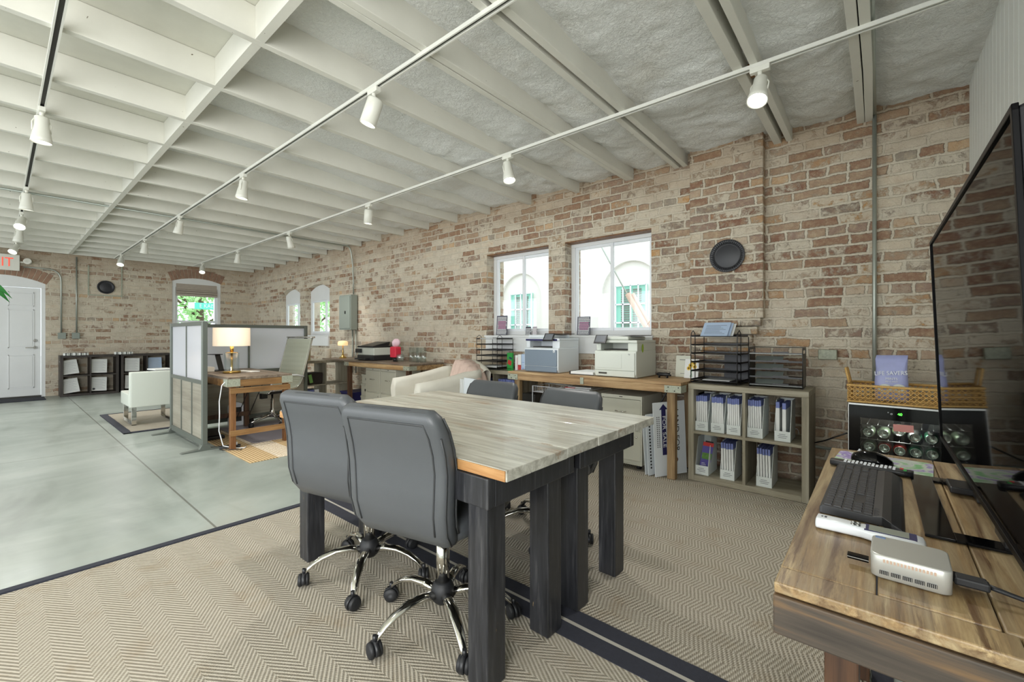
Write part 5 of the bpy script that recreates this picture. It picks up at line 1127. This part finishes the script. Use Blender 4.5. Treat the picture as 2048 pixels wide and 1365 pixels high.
# ================= cubicle =================
def partition(label, p0, p1, h, nu, nl, foot=True):
    p0 = Vector(p0); p1 = Vector(p1); L = (p1-p0).length; a = math.atan2(p1.y-p0.y, p1.x-p0.x)
    r = root('partition_panel', label, 'room divider', (p0.x, p0.y, .0), a); f = M['alu']
    for x in (0, L): b = B(); b.box(x-.022, x+.022, -.022, .022, .014, h); b.box(x-.008, x+.008, -.026, .026, .03, h-.01); ob('post', b, f, r, bev=.002)
    for z0, z1 in ((h-.04, h), (.66, .70), (.04, .10)): b = B(); b.box(.023, L-.023, -.018, .018, z0, z1); ob('rail', b, f, r, bev=.002)
    for n, z0, z1, m in ((nu, .70, h-.04, M['frost']), (nl, .10, .66, M['lowpan'])):
        b = B(); b.box(.023, L-.023, -.004, .004, z0, z1); ob('infill_panel', b, m, r)
        for k in range(1, n): x = L*k/n; b = B(); b.box(x-.01, x+.01, -.012, .012, z0, z1); ob('mullion', b, f, r)
    if foot:
        for x in (0, L): b = B(); b.prism([(-.20, 0), (.20, 0), (.19, .008), (.05, .02), (.03, .06), (-.03, .06), (-.05, .02), (-.19, .008)], 'x', x-.03, x+.03); ob('foot', b, f, r, bev=.002)
    return r
partition('grey framed divider with frosted top facing the concrete aisle', (-6.43, 1.345), (-5.20, 1.345), 1.30, 2, 3)
partition('grey framed divider behind cubicle desk, reaching to white ribbed chair', (-6.47, 1.42), (-6.47, 2.93), 1.30, 2, 2)
r = root('trestle_desk', 'oak trestle desk with patina brackets and lit lamp in cubicle', 'desk', (-5.56, 1.78, .0085)); zt = .7325; L = .63; D = .31; b = B()
for k in range(4): b.box(-L, L, -D+.155*k+.001, -D+.155*(k+1)-.001, zt-.03, zt)
ob('desktop', b, M['deskt'], r, bev=.003); b = B(); b.box(L-.03, L-.001, -D+.002, D-.002, zt-.10, zt-.031); b.box(-L, -L+.03, -D+.002, D-.002, zt-.10, zt-.031); b.box(-L+.031, L-.031, -D+.002, -D+.03, zt-.10, zt-.031); b.box(-L+.031, L-.031, D-.03, D-.002, zt-.10, zt-.031); ob('apron', b, M['oaky'], r, bev=.003)
b = B(); b.box(L-.0, L+.003, -D-.002, -D+.11, zt-.095, zt-.02); b.box(L-.0, L+.003, D-.11, D+.002, zt-.095, zt-.02); b.box(L-.12, L+.003, -D-.003, -D-.0, zt-.095, zt-.02); ob('corner_bracket', b, M['bracket'], r)
for x, m in ((L-.07, 'oakz'), (-L+.03, 'oakdark')):
    for y in (-D+.03, D-.08): b = B(); b.box(x, x+.05, y, y+.05, 0, zt-.101); ob('leg', b, M[m], r, bev=.003)
    for z in (.14, .565): b = B(); b.box(x+.0505, x+.07, -D+.02, D-.02, z, z+.055); ob('rail', b, M['oaky'] if m == 'oakz' else M['oakdark'], r, bev=.003)
for y in (-.1, .0, .12): b = B(); b.tube([(.42, y, zt-.03), (-.1, y, .2)], .005, 6); ob('brace_rod', b, M['black'], r)
r = root('desk_lamp', 'lit table lamp with drum shade on the trestle desk', 'lamp', (-5.50, 1.68, .742)); b = B(); b.lathe([(0, 0), (.085, 0), (.087, .018), (.08, .024), (0, .024)]); b.lathe([(.012, .024), (.012, .24), (.006, .241)], cap=False); b.lathe([(.018, .235), (.018, .30), (0, .30)]); b.lathe([(.06, .222), (.06, .228), (0, .228)]); ob('lamp_base', b, M['brass'], r)
b = B(); b.lathe([(.072, .025), (.072, .222), (.068, .222), (.068, .025)], cap=False); ob('glass_cylinder', b, M['acry'], r)
b = B(); b.lathe([(.178, .30), (.176, .50), (.174, .50), (.176, .30)], n=40, cap=False); ob('lamp_shade', b, M['shade'], r)
pl = bpy.data.lights.new('lamp_bulb_light', 'POINT'); pl.energy = 2.5; pl.color = (1, .82, .6); pl.shadow_soft_size = .04; po = bpy.data.objects.new('lamp_bulb_light', pl); COL.objects.link(po); po.parent = r; po.location = (0, 0, .4)
r = root('tablet_stand', 'black angled tablet stand behind lamp on trestle desk', 'stand', (-5.95, 1.70, .742), R(20)); b = B(); b.box(-.06, .06, -.09, .09, 0, .008); ob('stand_foot', b, M['black'], r); b = B(); b.cb((-.02, 0, .10), (.008, .06, .20), (0, R(-20), 0)); b.cb((-.09, 0, .19), (.12, .10, .008)); ob('stand_arm', b, M['black'], r)
r = root('paper_stack', 'white notepads on trestle desk left of the tablet stand', 'papers', (-5.98, 1.56, .742)); b = B(); b.box(-.1, .1, -.07, .06, 0, .05); ob('sheets', b, M['paper'], r)
r = root('document', 'open booklet lying on trestle desk right of lamp', 'document', (-5.60, 1.86, .742), R(15)); b = B(); b.box(-.15, .15, -.05, .06, 0, .006); ob('sheet', b, M['paper'], r)
# ribbed executive chair
r = root('executive_chair', 'tall ribbed pale green executive chair tucked at the trestle desk', 'office chair', (-6.02, 2.30, .0125), R(195)); b = B(); b.lathe([(.035, .09), (.03, .19), (.022, .2), (.022, .32), (.013, .33), (.013, .40)], cap=True); ob('gas_lift', b, M['chrome'], r)
for k in range(5):
    a = R(20+72*k); c, s_ = math.cos(a), math.sin(a); b = B(); b.tube([(0, 0, .12), (c*.15, s_*.15, .095), (c*.29, s_*.29, .065)], [.02, .014, .011], 10); ob('base_spoke', b, M['chrome'], r)
    b = B(); b.lathe([(0, -.02), (.03, -.02), (.03, .02), (0, .02)], n=16, M=Matrix.Translation((c*.29, s_*.29, .03)) @ Matrix.Rotation(k+.5, 4, 'Z') @ Matrix.Rotation(PI/2, 4, 'Y')); ob('caster', b, M['rubber'], r)
b = B(); b.cb((0, 0, .41), (.2, .26, .03)); b.cb((.0, .12, .39), (.05, .08, .1)); ob('tilt_mechanism', b, M['black'], r, bev=.005)
cv = [(.23, .43), (.20, .455), (.1, .455), (-.05, .45), (-.16, .46), (-.22, .50), (-.26, .58), (-.29, .68), (-.34, .84), (-.385, 1.0), (-.42, 1.12)]
pts = []
for i in range(len(cv)-1):
    for t in range(5): u = t/5; pts.append((cv[i][0]*(1-u)+cv[i+1][0]*u, cv[i][1]*(1-u)+cv[i+1][1]*u))
b = B(); rs = []
for i, (y, z) in enumerate(pts):
    p0 = pts[max(0, i-1)]; p1 = pts[min(len(pts)-1, i+1)]; t = Vector((0, p1[0]-p0[0], p1[1]-p0[1])).normalized(); nn = Vector((0, -t.z, t.y)); th_ = .022+.006*(i % 2)
    rs.append([Vector((u, y, z))+nn*v for u, v in rr2(.46, th_, .01, 3)])
b.rings(rs, sm=False); ob('ribbed_sling', b, M['pale_l'], r)
for s_ in (-1, 1):
    b = B(); b.tube([(s_*.24, y, z) for y, z in cv], .010, 8); ob('side_frame', b, M['chrome'], r)
    b = B(); b.tube([(s_*.25, .16, .455), (s_*.26, .21, .52), (s_*.26, .17, .62), (s_*.26, 0, .64), (s_*.26, -.16, .63), (s_*.25, -.27, .60)], .011, 8); ob('armrest', b, M['vinyl'], r)
b = B(); b.tube([(-.27, -.425, 1.12), (.27, -.425, 1.12)], .012, 8); ob('top_bar', b, M['chrome'], r)
r = root('air_purifier', 'small white arched heater on floor under trestle desk', 'heater', (-6.33, 1.98, 0)); b = B(); b.prism([(-.08, 0), (.08, 0), (.08, .22)] + [(.08*math.cos(R(a)), .22+.08*math.sin(R(a))) for a in range(15, 180, 15)] + [(-.08, .22)], 'x', -.06, .06); ob('purifier_body', b, M['vinyl'], r, bev=.01); b = B(); b.box(.061, .063, -.045, .045, .06, .24); ob('front_grille', b, M['slot'], r)
for k, (pts, rr_, m, lb) in enumerate((([(-5.02, 1.50, .72), (-5.0, 1.44, .66), (-5.04, 1.43, .5), (-5.0, 1.42, .36), (-5.05, 1.43, .2), (-5.03, 1.46, .05), (-5.0, 1.55, .016), (-4.93, 1.62, .016), (-5.0, 1.66, .016)], .005, 'vinyl', 'white lamp cord hanging from the trestle desk corner'), ([(-4.99, 1.44, .016), (-4.90, 1.48, .03), (-4.86, 1.56, .02), (-4.92, 1.60, .016)], .004, 'black', 'black cord looped on jute rug near desk leg'))):
    q_ = []
    for i in range(len(pts)-1):
        for t in range(4): q_.append(Vector(pts[i]).lerp(Vector(pts[i+1]), t/4))
    b = B(); b.tube(q_, rr_, 6); tag(ob('extension_cable', b, M[m]), lb, 'cord')
r = root('power_strip', 'black power strip on jute rug at foot of the divider', 'power strip', (-5.06, 1.53, .0095), R(70)); b = B(); b.box(-.09, .09, -.025, .025, 0, .03); ob('strip_body', b, M['black'], r, bev=.004); b = B(); b.cb((.05, 0, .04), (.03, .03, .03)); ob('plug', b, M['vinyl'], r, bev=.004)
b = B(); b.box(-.04, .04, -.14, .14, 0, .04); b.box(-.03, .03, -.1, .1, .04, .12); tag(ob('dark_case', b, M['black'], loc=(-5.62, 1.50, .0085), bev=.01), 'dark equipment case on floor behind the divider', 'case')
# white guest chair
r = root('guest_chair', 'white boxy guest chair turned away, left of the divider', 'chair', (-7.55, 1.32, .012), R(90)); b = B()
b.rings([[(u, v-.30, z) for u, v in rr2(.50, .06, .028)] for z in (.23, .24, .66, .68)]); ob('backrest', b, M['whitel'], r)
b = B(); b.rings([[(u, v, z) for u, v in rr2(.50, .56, .03)] for z in (.24, .25, .38, .40)]); ob('seat', b, M['whitel'], r)
for s_ in (-1, 1):
    b = B(); b.box(s_*.20-.025, s_*.20+.025, -.30, -.288, .0, .24); b.box(s_*.20-.025, s_*.20+.025, .24, .252, 0, .24); b.box(s_*.20-.025, s_*.20+.025, -.30, .252, .0, .01); ob('sled_leg', b, M['chrome'], r, bev=.002)
r = root('document', 'white papers lying on the seat of white guest chair', 'papers', (-7.45, 1.42, .665), rz=R(10)); b = B(); b.box(-.12, .12, -.1, .12, .03, .045); ob('sheet', b, M['paper'], r)

# ================= fridge, basket, candy bag =================
FX, FY, FW, FH, FD = .085, 3.45, .47, .735, .46
r = root('beverage_fridge', 'black glass door beverage fridge behind rustic desk', 'fridge', (FX, FY, 0), R(-3)); L = FW/2; b = B()
b.box(-L, -L+.03, .03, FD, .02, FH); b.box(L-.03, L, .03, FD, .02, FH); b.box(-L+.03, L-.03, .03, FD, FH-.05, FH); b.box(-L+.03, L-.03, .03, FD, .02, .09); b.box(-L+.03, L-.03, FD-.03, FD, .09, FH-.05); ob('cabinet_body', b, M['black'], r)
b = B()
for q_ in ((-L, -L+.055, 0, FH-.006), (L-.055, L, 0, FH-.006), (-L+.055, L-.055, FH-.085, FH-.006), (-L+.055, L-.055, .02, .09)): b.box(q_[0], q_[1], 0, .028, max(.02, q_[2]), q_[3])
dr = ob('door_frame', b, M['gloss'], r); b = B(); b.box(-L-.001, L+.001, -.004, .028, FH-.008, FH+.002); b.box(-L-.003, -L, -.003, .028, .02, FH-.008); ob('metal_edge', b, M['steel'], dr); b = B(); b.box(-L+.055, L-.055, .008, .012, .09, FH-.085); ob('door_glass', b, M['fridgeglass'], dr)
b = B(); b.cb((.02, -.001, FH-.125), (.09, .001, .042), (0, R(-2), 0)); ob('pink_note', b, M['pinkd'], dr); text('control_icons', '° o     o', .02, M['vinyl'], dr, (-.02, -.0008, FH-.045), (R(90), 0, 0)); text('temperature_digits', '40', .022, M['led'], dr, (.005, -.0008, FH-.045), (R(90), 0, 0))
for z in (.157, .247, .337, .427, .517, .605):
    b = B()
    for k in range(9): b.tube([(-L+.035+k*.05, .035, z), (-L+.035+k*.05, FD-.04, z)], .0018, 5)
    b.tube([(-L+.03, .033, z), (L-.03, .033, z)], .003, 5); ob('wire_shelf', b, M['steel'], r)
for x in (-.14, .14): b = B(); b.lathe([(.016, 0), (.016, .004), (0, .004)], n=20, M=Matrix.Translation((x, .05, .59)) @ Matrix.Rotation(PI/2, 4, 'X')); ob('round_badge', b, M['steel'], r)
cl = bpy.data.lights.new('fridge_fill_light', 'POINT'); cl.energy = 2.2; cl.shadow_soft_size = .05; co = bpy.data.objects.new('fridge_fill_light', cl); COL.objects.link(co); co.parent = r; co.location = (0, .09, FH-.09)  # unseen point light added behind the door frame to brighten the cans
rownm = ('top', 'second', 'third', 'fourth'); ck = 0
for j, z in enumerate((.521, .431, .341, .251)):
    for k in range(5):
        x = -.144+k*.0712+(.004 if j else 0); dz = .022 if (j == 0 and k == 2) else 0; y = .06+.012*((k+j) % 3)
        Rz = Matrix.Rotation(R(-3), 4, 'Z'); p = Rz @ Vector((x, y, 0))
        side = (M['canside'], M['canside'], M['canside'], M['can'], M['cangreen'])[k] if j == 0 else (M['canside'], M['canred'], M['canred'], M['cangreen'], M['cangreen'])[k]
        rr_ = root('drink_can', 'drink can lying end out on %s shelf of the fridge, %s' % (rownm[j], ('leftmost', 'second from left', 'in the middle', 'second from right', 'rightmost')[k]), 'can', (FX+p.x, FY+p.y, z+.0305+dz), rot=(R(-90), 0, R(-3)), group='cans in the glass door fridge')
        if ck == 0 or True:
            b = B(); b.lathe([(.024, 0), (.029, -.006), (.0325, -.018), (.0325, -.105), (.026, -.115), (0, -.115)], n=20, cap=False, M=Matrix.Rotation(PI, 4, 'X') @ Matrix.Scale(-1, 4, (0, 0, 1))); c_ = b
            ob('can_side', b, side, rr_)
            b = B(); b.lathe([(.026, .001), (.025, .003), (.0235, .002), (.0225, -.003), (0, -.003)], n=20, cap=False); ob('can_lid', b, M['can'], rr_)
            b = B(); b.lathe([(.009, -.002), (.009, .0), (.004, .0005), (.004, -.001)], (.0, .004, 0), 12, cap=False); ob('pull_tab', b, M['chrome'], rr_)
for o in [o for o in bpy.data.objects if o.name.startswith('drink_can')]:   # lids face the door
    o.rotation_euler = (R(90), 0, R(-3))
r = root('rattan_basket', 'woven rattan tray basket on top of the beverage fridge', 'basket', (.11, 3.62, .740), R(-3)); b = B(); w_, d_, h_ = .26, .15, .105
n = 46
for side in range(4):
    a = [(-w_, -d_), (w_, -d_), (w_, d_), (-w_, d_)][side]; c = [(w_, -d_), (w_, d_), (-w_, d_), (-w_, -d_)][side]; ln = math.hypot(c[0]-a[0], c[1]-a[1]); m_ = int(ln/.026)
    P_ = lambda t, z: (a[0]+(c[0]-a[0])*t, a[1]+(c[1]-a[1])*t, z)
    for k in range(-8, m_+1):
        t0 = k/m_; t1 = t0+.10/ln
        for s0, s1 in ((t0, t1), (t1, t0)):
            za, zb = .004, h_
            A0, A1 = s0, s1
            f0 = 0; f1 = 1
            if A0 < 0: f0 = (0-A0)/(A1-A0)
            if A0 > 1: f0 = (1-A0)/(A1-A0)
            if A1 < 0: f1 = (0-A0)/(A1-A0)
            if A1 > 1: f1 = (1-A0)/(A1-A0)
            if f1-f0 < .02: continue
            b.tube([P_(A0+(A1-A0)*f0, za+(zb-za)*f0), P_(A0+(A1-A0)*f1, za+(zb-za)*f1)], .0023, 4)
    for z in (.03, .055, .08): b.tube([P_(0, z), P_(1, z)], .0026, 4)
ob('cane_weave', b, M['rattan'], r)
b = B()
for z, rr_ in ((.004, .006), (h_, .008)): b.tube([(-w_, -d_, z), (w_, -d_, z), (w_, d_, z), (-w_, d_, z)], rr_, 8, close=True)
ob('rattan_rim', b, M['rattan'], r); b = B(); b.box(-w_, w_, -d_, d_, .002, .006); ob('basket_bottom', b, M['rattan'], r)
for s_ in (-1, 1): b = B(); b.tube([(s_*w_, -.05, h_), (s_*(w_+.02), -.045, h_+.10), (s_*(w_+.02), .045, h_+.10), (s_*w_, .05, h_)], .007, 8); ob('basket_handle', b, M['rattan'], r)
r = root('candy_bag', 'lavender blue mint candy bag standing in rattan basket', 'candy bag', (.055, 3.60, .748), rot=(R(-6), 0, R(-2))); b = B(); rs = []
for z, w, t in ((0, .15, .05), (.03, .165, .075), (.12, .16, .07), (.2, .15, .05), (.26, .155, .02), (.288, .15, .006)):
    rs.append([(u+.002*math.sin(z*90), v+.006*math.sin(u*70+z*40)*(1 if z < .25 else .6), z+.006*math.sin(u*40)*(z > .2)) for u, v in rr2(w, t, t*.46, 4)])
b.rings(rs); ob('bag_body', b, M['bagl'], r)
text('brand_lettering', 'LIFE SAVERS', .036, M['vinyl'], r, (-.004, -.0400, .172), (R(90), R(-4), 0), .0016, sx=.82); text('mints_lettering', 'MINTS', .02, M['vinyl'], r, (0, -.043, .138), (R(90), R(0), 0), .001); text('small_lettering', 'PEP O MINT', .011, M['vinyl'], r, (0, -.0435, .12), (R(90), 0, 0), .001)
for dx, dz in ((-.03, .075), (.035, .078)): b = B(); b.lathe([(.010, .0), (.012, .004), (.028, .005), (.034, .0)], n=24, M=Matrix.Translation((dx, -.0405, dz)) @ Matrix.Rotation(PI/2, 4, 'X') @ Matrix.Scale(.85, 4, (0, 1, 0)), cap=False); ob('printed_mint', b, M['mintw'], r)
b = B(); b.tube([(-.50, 4.0, .33), (-.38, 3.90, .36), (-.30, 3.8, .41), (-.17, 3.7, .50)], .005, 6); tag(ob('extension_cable', b, M['black']), 'black cord running along brick wall to the fridge', 'cord')
for k, (c, rr_) in enumerate((((-.5, 3.93, .40), .03), ((-.66, 3.94, .2), .05))):
    b = B(); b.tube([(c[0]+rr_*math.cos(t*.7), c[1], c[2]+rr_*1.6*math.sin(t)) for t in [i*.35 for i in range(20)]], .002, 5); tag(ob('extension_cable', b, M['vinyl' if k == 0 else 'black']), ('thin white wire curled against wall behind the upper right cube', 'thin dark wire coiled behind the lower right cube')[k], 'cord')

# ================= plant at the left edge =================
r = root('potted_plant', 'glossy green plant whose leaves enter at the left edge', 'plant', (-3.45, -.30, 0)); b = B(); b.lathe([(0, 0), (.13, 0), (.17, .30), (.18, .34), (.165, .34), (.155, .30), (0, .29)], cap=False); ob('plant_pot', b, M['white'], r)
b = B(); b.tube([(0, 0, .29), (.02, .02, .8), (0, .03, 1.45)], [.02, .015, .008], 8); ob('stem', b, M['bark'], r)
def leafm(p, d, ln, w, droop, roll=0):
    d = Vector(d).normalized(); s_ = d.cross(Vector((0, 0, 1))).normalized(); s_ = s_*math.cos(roll)+Vector((0, 0, math.sin(roll))); b = B(); n = 9
    def f(u, v):
        q_ = p+d*ln*u*(1-.25*droop*u)+Vector((0, 0, .25*ln*math.sin(u*2.2)-droop*ln*u*u)); wd = w*math.sin(PI*min(1, u*.93+.07))**.8*(1-.5*u)*1.3
        return q_+s_*wd*(v-.5)+Vector((0, 0, abs(v-.5)*wd*.35))
    b.grid(f, n, 4); o = ob('leaf', b, M['leaf'], r); md = o.modifiers.new('solid', 'SOLIDIFY'); md.thickness = .0015
rr_ = random.Random(5)
for k in range(16):
    a = k*2.4; z = .75+.045*k; leafm(Vector((0, .02, z)), (math.cos(a), math.sin(a), .3), rr_.uniform(.26, .36), .07, rr_.uniform(.45, .9))
for p_, d_, ln, w_, dr_ in (((0, .03, 1.40), (-.1, 1, .1), .36, .085, .42), ((0, .03, 1.33), (.3, 1, .2), .30, .08, .5), ((0, .03, 1.40), (-.4, 1, .1), .38, .11, .45), ((0, .03, 1.58), (-.2, 1, .35), .24, .05, .3)):
    leafm(Vector(p_), d_, ln, w_, dr_, 1.1)
